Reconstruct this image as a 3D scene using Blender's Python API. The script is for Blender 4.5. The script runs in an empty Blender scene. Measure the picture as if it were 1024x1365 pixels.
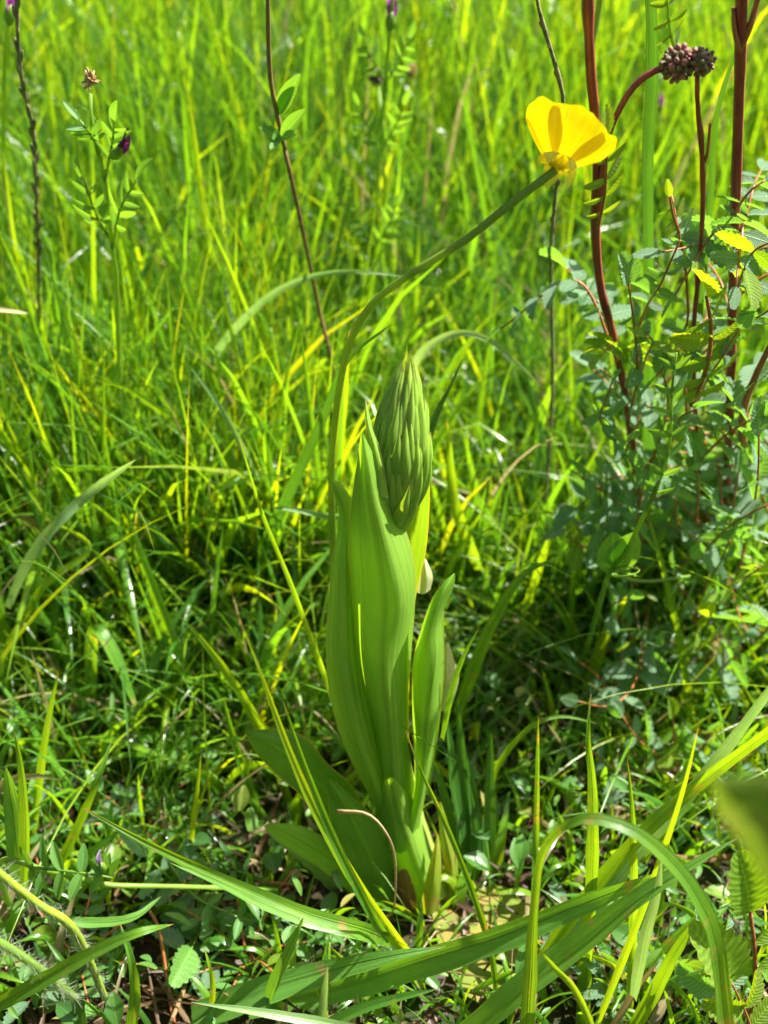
import bpy, math, random
import numpy as np
from mathutils import Vector, Matrix, noise
random.seed(7); RNG = np.random.default_rng(11)
S = bpy.context.scene
COL = S.collection
R = math.radians

# ------------------------------------------------------------------ camera
FPX, PW, PH = 1463.0, 1024.0, 1365.0
D, H, PITCH = 0.217, 0.266, R(32)
cam = bpy.data.cameras.new('camera'); camo = bpy.data.objects.new('camera', cam); COL.objects.link(camo)
camo.location = (0, -D, H); camo.rotation_euler = (math.pi/2 - PITCH, 0, 0)
cam.sensor_fit = 'VERTICAL'; cam.sensor_height = 36; cam.lens = 36*FPX/PH
cam.clip_start = 0.01; cam.clip_end = 500
cam.dof.use_dof = True; cam.dof.focus_distance = 0.255; cam.dof.aperture_fstop = cam.lens/2.9
S.camera = camo
# ------------------------------------------------------------------ light
SUN_AZ, SUN_EL = R(73), R(58)          # azimuth from +Y towards +X
w = bpy.data.worlds.new('World'); S.world = w; w.use_nodes = True
nt = w.node_tree; bg = nt.nodes['Background']; sky = nt.nodes.new('ShaderNodeTexSky')
sky.sky_type = 'NISHITA'; sky.sun_disc = False; sky.sun_elevation = SUN_EL; sky.sun_rotation = SUN_AZ; sky.air_density = 0.6; sky.dust_density = 5.0; sky.ozone_density = 0.3
nt.links.new(sky.outputs[0], bg.inputs[0]); bg.inputs[1].default_value = 0.052
sl = bpy.data.lights.new('sun', 'SUN'); sl.energy = 5.0; sl.angle = R(0.5); sl.color = (1, 0.95, 0.86)
so = bpy.data.objects.new('sun', sl); COL.objects.link(so)
sd = Vector((math.sin(SUN_AZ)*math.cos(SUN_EL), math.cos(SUN_AZ)*math.cos(SUN_EL), math.sin(SUN_EL)))
so.rotation_euler = sd.to_track_quat('Z', 'Y').to_euler(); so.location = sd*5
S.view_settings.view_transform = 'Standard'; S.view_settings.look = 'None'
S.view_settings.exposure = 1.75; S.view_settings.gamma = 1
S.render.engine = 'CYCLES'
S.cycles.use_denoising = True; S.cycles.max_bounces = 10; S.cycles.diffuse_bounces = 5
S.cycles.transmission_bounces = 8; S.cycles.sample_clamp_indirect = 6

# ------------------------------------------------------------------ maths
CAMP = Vector((0, -D, H)); CF = Vector((0, math.cos(PITCH), -math.sin(PITCH))); CU = Vector((0, math.sin(PITCH), math.cos(PITCH)))
def ray(px, py): return CF + Vector((1, 0, 0))*((px-PW/2)/FPX) + CU*((PH/2-py)/FPX)
def at(px, py, Y):
    """point where the sight line through (px, py) reaches world depth Y, held above the ground"""
    r = ray(px, py); p = CAMP + r*((Y+D)/r.y)
    if p.z < 0.0015: p = CAMP + r*((0.0015-H)/r.z)
    return p
def ground(px, py, z=0.0):
    r = ray(px, py); return CAMP + r*((z-H)/r.z)
def scl(p): return max(0.02, (p-CAMP).dot(CF))/FPX        # metres per photo pixel there
def catmull(P, n):
    P = [Vector(p) for p in P]
    if len(P) < 3:
        return [P[0].lerp(P[-1], i/(n-1)) for i in range(n)]
    Q = [P[0]*2-P[1]] + P + [P[-1]*2-P[-2]]
    L = [0]
    for a, b in zip(P, P[1:]): L.append(L[-1]+(b-a).length)
    out = []
    for i in range(n):
        s = L[-1]*i/(n-1); k = 0
        while k < len(P)-2 and s > L[k+1]: k += 1
        u = (s-L[k])/max(1e-9, L[k+1]-L[k]); a, b, c, d = Q[k:k+4]
        out.append(0.5*((2*b)+(c-a)*u+(2*a-5*b+4*c-d)*u*u+(3*b-a-3*c+d)*u**3))
    return out
def interp(v, t):
    if not isinstance(v, (list, tuple)): return v
    x = t*(len(v)-1); i = min(int(x), len(v)-2); return v[i]+(v[i+1]-v[i])*(x-i)

# ------------------------------------------------------------------ meshes
def mesh_np(name, V, F, UV=None, tint=None, smooth=True):
    """V (n,3), F (m,4) quads, UV per vertex (n,2)"""
    me = bpy.data.meshes.new(name); V = np.asarray(V, 'f'); F = np.asarray(F, 'i')
    me.vertices.add(len(V)); me.vertices.foreach_set('co', V.ravel())
    me.loops.add(F.size); me.loops.foreach_set('vertex_index', F.ravel())
    me.polygons.add(len(F)); me.polygons.foreach_set('loop_start', np.arange(0, F.size, 4, dtype='i'))
    if UV is not None:
        uv = me.uv_layers.new(name='UVMap'); uv.data.foreach_set('uv', np.asarray(UV, 'f')[F.ravel()].ravel())
    if tint is not None:
        a = me.attributes.new('tint', 'FLOAT', 'POINT'); a.data.foreach_set('value', np.asarray(tint, 'f'))
    if smooth: me.polygons.foreach_set('use_smooth', np.ones(len(F), dtype=bool))
    me.update(calc_edges=True); me.validate()
    return me
class MB:
    def __init__(s): s.V = []; s.F = []; s.UV = []; s.T = []
    def grid(s, rows, closed=False, tint=0.4):
        o = len(s.V); nr, nc = len(rows), len(rows[0])
        for i, r in enumerate(rows):
            for j, p in enumerate(r):
                s.V.append(tuple(p)); s.UV.append((j/max(1, nc-1), i/max(1, nr-1))); s.T.append(tint)
        for i in range(nr-1):
            for j in range(nc if closed else nc-1):
                k = (j+1) % nc
                s.F.append((o+i*nc+j, o+i*nc+k, o+(i+1)*nc+k, o+(i+1)*nc+j))
    def tube(s, pts, rad, n=8, flute=0.0, tint=0.4, cap=True):
        rows = []; t0 = None; N = Vector((0.13, 0.2, 1)).normalized()
        for i, p in enumerate(pts):
            t = (pts[min(i+1, len(pts)-1)]-pts[max(i-1, 0)]).normalized()
            if i == 0:
                N = t.orthogonal().normalized()
            N = (N-t*N.dot(t)).normalized(); B = t.cross(N)
            r = rad if not isinstance(rad, (list, tuple)) else interp(rad, i/(len(pts)-1))
            row = []
            for j in range(n):
                a = 2*math.pi*j/n; rr = r*(1+flute*(1 if j % 2 else -1))
                row.append(p+N*math.cos(a)*rr+B*math.sin(a)*rr)
            rows.append(row)
        if cap:
            rows = [[pts[0]]*n]+rows+[[pts[-1]]*n]
        s.grid(rows, True, tint)
    def blob(s, c, ax, rx, rl, n=8, m=6, tint=0.4):
        """ellipsoid: centre, axis, radius, half length"""
        ax = Vector(ax).normalized(); N = ax.orthogonal().normalized(); B = ax.cross(N); rows = []
        for i in range(m+1):
            a = math.pi*i/m
            rows.append([c-ax*math.cos(a)*rl+(N*math.cos(2*math.pi*j/n)+B*math.sin(2*math.pi*j/n))*math.sin(a)*rx for j in range(n)])
        s.grid(rows, True, tint)
    def mesh(s, name): return mesh_np(name, s.V, s.F, s.UV, s.T)
def rows_shift(rows, o): return [[p-o for p in r] for r in rows]

# ------------------------------------------------------------------ objects
def thing(name, label, cat, loc=(0, 0, 0), group=None):
    o = bpy.data.objects.new(name, None); COL.objects.link(o); o.location = loc; o.empty_display_size = 0.01
    o['label'] = label; o['category'] = cat; o['kind'] = 'thing'
    if group: o['group'] = group
    return o
def link(name, me, mat, parent=None, M=None):
    o = bpy.data.objects.new(name, me); COL.objects.link(o)
    if mat and not me.materials: me.materials.append(mat)
    if parent: o.parent = parent
    if M is not None: o.matrix_basis = M
    return o
def world_part(name, mb, mat, root, sub=None, base=None):
    """mesh built in world coordinates, hung under root (or under sub, which sits at root's origin)"""
    b = Vector(root.location) if base is None else base
    me = mb.mesh(name); me.transform(Matrix.Translation(-b)); me.update()
    return link(name, me, mat, sub or root)
def tag(o, label, cat, group=None):
    o['label'] = label; o['category'] = cat; o['kind'] = 'thing'
    if group: o['group'] = group
    return o
def frame(p, d, n, s, sx=1.0):
    """matrix: local +Y runs along d, local +Z along n"""
    y = Vector(d).normalized(); x = y.cross(Vector(n))
    if x.length < 1e-4: x = y.orthogonal()
    x.normalize(); z = x.cross(y)
    M = Matrix((x*s*sx, y*s, z*s)).transposed().to_4x4(); M.translation = p
    return M

# ------------------------------------------------------------------ materials
def new_mat(name):
    m = bpy.data.materials.new(name); m.use_nodes = True; t = m.node_tree
    for n in list(t.nodes): t.nodes.remove(n)
    return m, t, t.nodes.new('ShaderNodeOutputMaterial')
def nd(t, typ, **k):
    n = t.nodes.new(typ)
    for a, v in k.items(): setattr(n, a, v)
    return n
def math_n(t, op, a, b=None, c=None):
    n = nd(t, 'ShaderNodeMath', operation=op)
    for i, v in enumerate((a, b, c)):
        if v is None: continue
        if isinstance(v, (int, float)): n.inputs[i].default_value = v
        else: t.links.new(v, n.inputs[i])
    return n.outputs[0]
def mixc(t, f, a, b, bt='MIX'):
    n = nd(t, 'ShaderNodeMix', data_type='RGBA', blend_type=bt)
    for i, v in ((0, f), (6, a), (7, b)):
        if isinstance(v, (int, float)): n.inputs[i].default_value = v
        elif isinstance(v, tuple): n.inputs[i].default_value = (*v, 1)
        else: t.links.new(v, n.inputs[i])
    return n.outputs[2]
def leaf_mat(name, stops, trans, tfac=0.45, rough=0.38, spec=0.5, veins=14, vein_amt=0.25, use_attr=False,
             mott=0.0, mott_col=(0.3, 0.2, 0.03), bump=0.3, cross=0.0, tip=None, edge=None, midrib=0.25, sheen=0.0, nscale=90):
    m, t, out = new_mat(name); L = t.links
    uv = nd(t, 'ShaderNodeUVMap'); sx = nd(t, 'ShaderNodeSeparateXYZ'); L.new(uv.outputs[0], sx.inputs[0])
    u, v = sx.outputs[0], sx.outputs[1]
    tc = nd(t, 'ShaderNodeTexCoord')
    nz = nd(t, 'ShaderNodeTexNoise'); nz.inputs['Scale'].default_value = nscale; nz.inputs['Detail'].default_value = 4; L.new(tc.outputs['Object'], nz.inputs[0])
    ramp = nd(t, 'ShaderNodeValToRGB')
    els = ramp.color_ramp.elements
    while len(els) < len(stops): els.new(0.5)
    for e, (p, c) in zip(els, stops): e.position = p; e.color = (*c, 1)
    if use_attr:
        a = nd(t, 'ShaderNodeAttribute', attribute_name='tint'); key = a.outputs['Fac']
        key = math_n(t, 'ADD', key, math_n(t, 'MULTIPLY', math_n(t, 'SUBTRACT', nz.outputs[0], 0.5), 0.12))
    else:
        oi = nd(t, 'ShaderNodeObjectInfo')
        key = math_n(t, 'ADD', math_n(t, 'MULTIPLY', oi.outputs['Random'], 0.45),
                     math_n(t, 'MULTIPLY', math_n(t, 'SUBTRACT', nz.outputs[0], 0.22), 0.95))
    L.new(key, ramp.inputs[0]); col = ramp.outputs[0]
    # parallel veins
    st = math_n(t, 'SINE', math_n(t, 'MULTIPLY', u, veins*6.2832))
    stn = nd(t, 'ShaderNodeTexNoise'); stn.noise_dimensions = '2D'
    cb = nd(t, 'ShaderNodeCombineXYZ'); L.new(math_n(t, 'MULTIPLY', u, veins*1.3), cb.inputs[0]); L.new(math_n(t, 'MULTIPLY', v, 2.0), cb.inputs[1])
    L.new(cb.outputs[0], stn.inputs[0]); stn.inputs['Scale'].default_value = 1.0; stn.inputs['Detail'].default_value = 3
    vn = math_n(t, 'ADD', math_n(t, 'MULTIPLY', st, 0.16), math_n(t, 'MULTIPLY', math_n(t, 'SUBTRACT', stn.outputs[0], 0.5), 2.9))
    vfac = math_n(t, 'MULTIPLY_ADD', vn, vein_amt, 1.0)
    if cross > 0:
        cv = math_n(t, 'SINE', math_n(t, 'MULTIPLY', math_n(t, 'ADD', v, math_n(t, 'MULTIPLY', math_n(t, 'ABSOLUTE', math_n(t, 'SUBTRACT', u, 0.5)), -0.35)), 75.0))
        vfac = math_n(t, 'ADD', vfac, math_n(t, 'MULTIPLY', cv, cross))
    rib = math_n(t, 'MAXIMUM', math_n(t, 'SUBTRACT', 1.0, math_n(t, 'MULTIPLY', math_n(t, 'ABSOLUTE', math_n(t, 'SUBTRACT', u, 0.5)), 16.0)), 0.0)
    gl = math_n(t, 'ADD', vfac, math_n(t, 'MULTIPLY', rib, midrib))
    vm = nd(t, 'ShaderNodeVectorMath', operation='SCALE'); L.new(col, vm.inputs[0]); L.new(gl, vm.inputs['Scale']); col = vm.outputs[0]
    if mott > 0:
        mn = nd(t, 'ShaderNodeTexNoise'); mn.inputs['Scale'].default_value = 160; mn.inputs['Detail'].default_value = 6; L.new(tc.outputs['Object'], mn.inputs[0])
        mr = nd(t, 'ShaderNodeMapRange'); mr.inputs[1].default_value = 0.62-mott*0.35; mr.inputs[2].default_value = 0.72-mott*0.2; L.new(mn.outputs[0], mr.inputs[0])
        col = mixc(t, mr.outputs[0], col, mott_col)
    if tip:
        mr = nd(t, 'ShaderNodeMapRange'); mr.inputs[1].default_value = tip[1]; mr.inputs[2].default_value = 1.0; L.new(v, mr.inputs[0])
        col = mixc(t, mr.outputs[0], col, tip[0])
    if edge:
        e = math_n(t, 'ABSOLUTE', math_n(t, 'SUBTRACT', u, 0.5)); mr = nd(t, 'ShaderNodeMapRange'); mr.inputs[1].default_value = edge[1]; mr.inputs[2].default_value = 0.5; L.new(e, mr.inputs[0])
        col = mixc(t, mr.outputs[0], col, edge[0])
    tcol = mixc(t, 1.0, col, trans, 'MULTIPLY')
    if use_attr:
        ds = nd(t, 'ShaderNodeMapRange'); ds.inputs[1].default_value = 0.86; ds.inputs[2].default_value = 0.93; L.new(key, ds.inputs[0])
        tcol = mixc(t, ds.outputs[0], tcol, mixc(t, 1.0, col, (1.2, 1.1, 0.9), 'MULTIPLY'))
    bp = nd(t, 'ShaderNodeBump'); bp.inputs['Strength'].default_value = bump; bp.inputs['Distance'].default_value = 0.0004
    L.new(math_n(t, 'ADD', gl, math_n(t, 'MULTIPLY', nz.outputs[0], 0.8)), bp.inputs['Height'])
    pr = nd(t, 'ShaderNodeBsdfPrincipled'); L.new(col, pr.inputs['Base Color']); L.new(bp.outputs[0], pr.inputs['Normal'])
    rn = math_n(t, 'MULTIPLY_ADD', nz.outputs[0], 0.25, rough-0.12); L.new(rn, pr.inputs['Roughness'])
    pr.inputs['Specular IOR Level'].default_value = spec
    if sheen: pr.inputs['Sheen Weight'].default_value = sheen
    tr = nd(t, 'ShaderNodeBsdfTranslucent'); L.new(tcol, tr.inputs[0]); L.new(bp.outputs[0], tr.inputs['Normal'])
    mx = nd(t, 'ShaderNodeMixShader'); mx.inputs[0].default_value = tfac
    L.new(pr.outputs[0], mx.inputs[1]); L.new(tr.outputs[0], mx.inputs[2]); L.new(mx.outputs[0], out.inputs[0])
    return m
def solid_mat(name, c1, c2, rough=0.5, scale=300, spec=0.4, bump=0.3, stretch=1.0, sss=0.0):
    m, t, out = new_mat(name); L = t.links
    tc = nd(t, 'ShaderNodeTexCoord'); mp = nd(t, 'ShaderNodeMapping'); mp.inputs['Scale'].default_value = (1, 1, stretch); L.new(tc.outputs['Object'], mp.inputs[0])
    nz = nd(t, 'ShaderNodeTexNoise'); nz.inputs['Scale'].default_value = scale; nz.inputs['Detail'].default_value = 6; L.new(mp.outputs[0], nz.inputs[0])
    mr = nd(t, 'ShaderNodeMapRange'); mr.inputs[1].default_value = 0.35; mr.inputs[2].default_value = 0.65; L.new(nz.outputs[0], mr.inputs[0])
    col = mixc(t, mr.outputs[0], c1, c2)
    pr = nd(t, 'ShaderNodeBsdfPrincipled'); L.new(col, pr.inputs['Base Color']); pr.inputs['Roughness'].default_value = rough
    pr.inputs['Specular IOR Level'].default_value = spec
    bp = nd(t, 'ShaderNodeBump'); bp.inputs['Strength'].default_value = bump; bp.inputs['Distance'].default_value = 0.0005; L.new(nz.outputs[0], bp.inputs['Height']); L.new(bp.outputs[0], pr.inputs['Normal'])
    if sss: pr.inputs['Subsurface Weight'].default_value = sss; pr.inputs['Subsurface Radius'].default_value = (0.002, 0.002, 0.0005)
    L.new(pr.outputs[0], out.inputs[0]); return m

YEL = (4.1, 2.75, 0.45)      # light filtered through a leaf turns yellow
GS = [(0.0, (0.030, 0.105, 0.020)), (0.3, (0.060, 0.180, 0.016)), (0.62, (0.110, 0.245, 0.012)), (0.86, (0.17, 0.26, 0.012)), (0.95, (0.24, 0.20, 0.09)), (1.0, (0.30, 0.26, 0.15))]
M_field = leaf_mat('meadow grass', GS, YEL, tfac=0.5, rough=0.25, spec=0.9, veins=4, vein_amt=0.2, use_attr=True)
M_blade = leaf_mat('grass blade', [(0.2, (0.055, 0.17, 0.02)), (0.8, (0.12, 0.26, 0.016))], YEL, tfac=0.42, rough=0.36, veins=7, vein_amt=0.22, bump=0.7, midrib=-0.3, mott=0.03, mott_col=(0.26, 0.2, 0.06), tip=((0.36, 0.24, 0.08), 0.96))
M_deep = leaf_mat('deep green blade', [(0.2, (0.09, 0.23, 0.04)), (0.8, (0.14, 0.31, 0.045))], (2.9, 2.4, 0.5), tfac=0.36, rough=0.34, veins=8, vein_amt=0.2, bump=0.7, midrib=-0.35, mott=0.02, mott_col=(0.26, 0.22, 0.08), tip=((0.34, 0.28, 0.12), 0.97))
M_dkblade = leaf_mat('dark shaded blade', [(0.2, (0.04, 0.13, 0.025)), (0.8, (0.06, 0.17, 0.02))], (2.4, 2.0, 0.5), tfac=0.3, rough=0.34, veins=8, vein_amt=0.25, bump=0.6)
M_yblade = leaf_mat('yellow green blade', [(0.2, (0.12, 0.26, 0.014)), (0.8, (0.22, 0.33, 0.012))], (3.0, 2.3, 0.6), tfac=0.5, rough=0.4, veins=6, vein_amt=0.2, bump=0.5, tip=((0.4, 0.16, 0.05), 0.95))
M_pale = leaf_mat('pale blade', [(0.2, (0.14, 0.28, 0.09)), (0.8, (0.24, 0.38, 0.14))], (2.0, 1.8, 0.9), tfac=0.35, rough=0.34, spec=0.6, veins=7, vein_amt=0.18, bump=0.5)
M_straw = leaf_mat('straw', [(0.2, (0.34, 0.24, 0.11)), (0.8, (0.55, 0.44, 0.25))], (1.3, 1.1, 0.8), tfac=0.25, rough=0.42, veins=5, vein_amt=0.25)
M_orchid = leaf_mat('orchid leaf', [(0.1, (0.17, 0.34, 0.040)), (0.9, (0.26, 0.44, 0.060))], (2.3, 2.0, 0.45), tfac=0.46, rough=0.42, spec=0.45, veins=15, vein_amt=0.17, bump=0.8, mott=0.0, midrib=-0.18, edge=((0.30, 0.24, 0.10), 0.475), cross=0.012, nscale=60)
M_orchid_lit = leaf_mat('backlit orchid leaf', [(0.1, (0.14, 0.27, 0.012)), (0.9, (0.20, 0.33, 0.03))], (2.1, 1.9, 0.5), tfac=0.45, rough=0.42, veins=10, vein_amt=0.1, bump=0.4, edge=((0.42, 0.28, 0.03), 0.46), tip=((0.35, 0.2, 0.1), 0.93))  # yellower copy of the orchid leaf, sunlight through it put into the colour
M_orchid_shade = leaf_mat('shaded orchid leaf', [(0.1, (0.075, 0.19, 0.022)), (0.9, (0.12, 0.25, 0.024))], (3.0, 2.5, 0.5), tfac=0.42, rough=0.4, veins=9, vein_amt=0.1, bump=0.4, edge=((0.35, 0.28, 0.04), 0.46))  # darker copy of the orchid leaf, with shade put into the green
M_bract = leaf_mat('orchid bract', [(0.1, (0.18, 0.35, 0.035)), (0.9, (0.32, 0.49, 0.07))], (2.4, 1.9, 0.4), tfac=0.34, rough=0.45, veins=5, vein_amt=0.22, edge=((0.48, 0.56, 0.18), 0.44), bump=0.5, tip=((0.34, 0.36, 0.10), 0.9))  # pale edge colour paints the highlights along the bract margins
M_stem = solid_mat('orchid stem', (0.22, 0.34, 0.05), (0.32, 0.44, 0.09), 0.45, 120, sss=0.5, stretch=0.2)
M_mott = leaf_mat('old mottled leaf', [(0.1, (0.14, 0.22, 0.02)), (0.9, (0.26, 0.32, 0.03))], (2.4, 2.0, 0.5), tfac=0.4, rough=0.45, veins=10, vein_amt=0.12, mott=0.28, mott_col=(0.34, 0.24, 0.05), bump=0.6)
M_footshade = leaf_mat('brown foot shadow', [(0.1, (0.16, 0.07, 0.03)), (0.9, (0.30, 0.17, 0.06))], (1.3, 1.0, 0.6), tfac=0.25, rough=0.55, veins=8, vein_amt=0.3)  # reddish-brown colour painting the shadow in a hollow at the orchid foot
M_cream = leaf_mat('cream sheath', [(0.1, (0.42, 0.44, 0.18)), (0.9, (0.60, 0.60, 0.34))], (1.3, 1.25, 0.7), tfac=0.35, rough=0.5, veins=6, vein_amt=0.1)
M_petal = leaf_mat('buttercup petal', [(0.1, (0.72, 0.57, 0.002)), (0.9, (0.84, 0.70, 0.003))], (1.1, 1.12, 0.5), tfac=0.46, rough=0.25, spec=0.8, veins=14, vein_amt=0.12, midrib=0.0, bump=0.2)
M_sepal = leaf_mat('buttercup sepal', [(0.1, (0.72, 0.70, 0.08)), (0.9, (0.84, 0.80, 0.12))], (1.15, 1.15, 0.6), tfac=0.55, rough=0.5, veins=4, vein_amt=0.15)
M_bstem = leaf_mat('buttercup stalk', [(0.1, (0.18, 0.31, 0.04)), (0.9, (0.28, 0.42, 0.06))], (2.2, 1.8, 0.5), tfac=0.4, rough=0.42, veins=6, vein_amt=0.15, midrib=0)
M_red = solid_mat('red burnet stem', (0.15, 0.016, 0.026), (0.26, 0.05, 0.035), 0.36, 350, spec=0.5, stretch=0.15)
M_rach = solid_mat('red leaf stalk', (0.26, 0.09, 0.03), (0.36, 0.13, 0.05), 0.42, 350)
M_brown = solid_mat('brown vetch stem', (0.17, 0.11, 0.04), (0.26, 0.16, 0.06), 0.5, 350)
M_gstem = leaf_mat('green stem', [(0.1, (0.13, 0.26, 0.03)), (0.9, (0.20, 0.34, 0.04))], (2.4, 2.0, 0.5), tfac=0.4, rough=0.42, veins=5, vein_amt=0.15, midrib=0)
M_bud = solid_mat('burnet bud', (0.10, 0.03, 0.035), (0.15, 0.17, 0.06), 0.45, 900)
M_ping = solid_mat('pink bud', (0.34, 0.12, 0.13), (0.22, 0.10, 0.08), 0.5, 420)
TEAL = [(0.15, (0.10, 0.215, 0.105)), (0.85, (0.16, 0.29, 0.16))]
M_burn = leaf_mat('burnet leaflet', TEAL, (2.2, 2.4, 0.30), tfac=0.42, rough=0.36, spec=0.9, veins=1, vein_amt=0.05, cross=0.16, midrib=0.5, bump=0.8)
M_burnlit = leaf_mat('backlit burnet leaflet', [(0.15, (0.09, 0.23, 0.02)), (0.85, (0.20, 0.31, 0.02))], (3.0, 2.4, 0.5), tfac=0.5, rough=0.42, veins=1, vein_amt=0.05, cross=0.16, midrib=0.5, bump=0.8, edge=((0.33, 0.12, 0.03), 0.49))  # yellow base paints the glow of leaflets seen against the light
M_vetch = leaf_mat('vetch leaflet', [(0.15, (0.07, 0.19, 0.04)), (0.85, (0.12, 0.27, 0.05))], (3.0, 2.4, 0.5), tfac=0.42, rough=0.42, veins=1, vein_amt=0.04, cross=0.08, midrib=0.5)
M_cover = leaf_mat('ground leaf', [(0.0, (0.045, 0.13, 0.03)), (0.5, (0.085, 0.21, 0.04)), (0.85, (0.17, 0.28, 0.04)), (1.0, (0.4, 0.3, 0.1))], (3.0, 2.5, 0.5), tfac=0.42, rough=0.36, veins=1, vein_amt=0.04, cross=0.08, midrib=0.4, use_attr=True)
M_litter = leaf_mat('dead litter', [(0.0, (0.022, 0.012, 0.006)), (0.6, (0.07, 0.038, 0.018)), (0.9, (0.18, 0.11, 0.05)), (1.0, (0.42, 0.33, 0.20))], (1.1, 0.9, 0.7), tfac=0.2, rough=0.45, spec=0.3, veins=4, vein_amt=0.3, use_attr=True)
M_purple = leaf_mat('purple petal', [(0.15, (0.30, 0.035, 0.26)), (0.85, (0.48, 0.10, 0.42))], (1.3, 0.8, 1.3), tfac=0.4, rough=0.5, veins=5, vein_amt=0.15)
M_dpurple = leaf_mat('dark purple petal', [(0.15, (0.07, 0.012, 0.05)), (0.85, (0.13, 0.03, 0.09))], (1.6, 0.8, 1.6), tfac=0.25, rough=0.5, veins=5, vein_amt=0.15)
M_lilac = leaf_mat('lilac petal', [(0.15, (0.45, 0.32, 0.5)), (0.85, (0.6, 0.48, 0.66))], (1.1, 0.9, 1.1), tfac=0.35, rough=0.5, veins=5, vein_amt=0.1)
M_tan = solid_mat('withered flower', (0.30, 0.18, 0.07), (0.5, 0.36, 0.16), 0.6, 500)
M_dark = solid_mat('withered dark', (0.05, 0.03, 0.02), (0.12, 0.08, 0.04), 0.6, 500)
M_seed = solid_mat('grass seed head', (0.10, 0.11, 0.05), (0.24, 0.22, 0.10), 0.5, 500)
M_hair = leaf_mat('white hair', [(0.1, (0.5, 0.55, 0.45)), (0.9, (0.6, 0.65, 0.5))], (1, 1, 1), tfac=0.5, veins=1, vein_amt=0.0)
def soil_mat():
    m, t, out = new_mat('soil'); L = t.links
    tc = nd(t, 'ShaderNodeTexCoord')
    n1 = nd(t, 'ShaderNodeTexNoise'); n1.inputs['Scale'].default_value = 220; n1.inputs['Detail'].default_value = 8; L.new(tc.outputs['Object'], n1.inputs[0])
    n2 = nd(t, 'ShaderNodeTexNoise'); n2.inputs['Scale'].default_value = 14; n2.inputs['Detail'].default_value = 5; L.new(tc.outputs['Object'], n2.inputs[0])
    r = nd(t, 'ShaderNodeValToRGB'); r.color_ramp.elements[0].position = 0.3; r.color_ramp.elements[0].color = (0.014, 0.009, 0.005, 1)
    r.color_ramp.elements[1].position = 0.75; r.color_ramp.elements[1].color = (0.05, 0.03, 0.016, 1); L.new(n1.outputs[0], r.inputs[0])
    mr = nd(t, 'ShaderNodeMapRange'); mr.inputs[1].default_value = 0.48; mr.inputs[2].default_value = 0.62; L.new(n2.outputs[0], mr.inputs[0])
    col = mixc(t, math_n(t, 'MULTIPLY', mr.outputs[0], 0.7), r.outputs[0], (0.02, 0.045, 0.010))
    ln = nd(t, 'ShaderNodeVectorMath', operation='LENGTH'); L.new(tc.outputs['Object'], ln.inputs[0])
    mf = nd(t, 'ShaderNodeMapRange'); mf.inputs[1].default_value = 2.0; mf.inputs[2].default_value = 6.0; L.new(ln.outputs['Value'], mf.inputs[0])
    g = mixc(t, n2.outputs[0], (0.05, 0.13, 0.015), (0.10, 0.19, 0.02))
    col = mixc(t, mf.outputs[0], col, g)
    pr = nd(t, 'ShaderNodeBsdfPrincipled'); L.new(col, pr.inputs['Base Color']); pr.inputs['Roughness'].default_value = 0.9; pr.inputs['Specular IOR Level'].default_value = 0.2
    bp = nd(t, 'ShaderNodeBump'); bp.inputs['Strength'].default_value = 1; bp.inputs['Distance'].default_value = 0.002; L.new(n1.outputs[0], bp.inputs['Height']); L.new(bp.outputs[0], pr.inputs['Normal'])
    L.new(pr.outputs[0], out.inputs[0]); return m
M_soil = soil_mat()

# ------------------------------------------------------------------ ground
def build_ground():
    n = 260; q = np.linspace(-1, 1, n); c = np.sign(q)*(np.abs(q)*0.35 + (np.abs(q)**9)*120)
    X, Y = np.meshgrid(c, c+0.0, indexing='xy'); Y = Y+0.1
    Z = np.zeros_like(X)
    for i in range(n):
        for j in range(n):
            d = math.hypot(X[i, j], Y[i, j])
            if d < 3: Z[i, j] = noise.fractal(Vector((X[i, j]*60, Y[i, j]*60, 1)), 0.9, 2.1, 4)*0.0022 - 0.0025
            else: Z[i, j] = noise.noise(Vector((X[i, j]*.15, Y[i, j]*.15, 4)))*min(0.05, (d-3)*0.01) - 0.0025
    V = np.stack([X, Y, Z], -1).reshape(-1, 3)
    a = np.arange(n*n).reshape(n, n); F = np.stack([a[:-1, :-1], a[:-1, 1:], a[1:, 1:], a[1:, :-1]], -1).reshape(-1, 4)
    o = link('ground', mesh_np('ground', V, F), M_soil); o['kind'] = 'structure'
build_ground()

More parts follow.
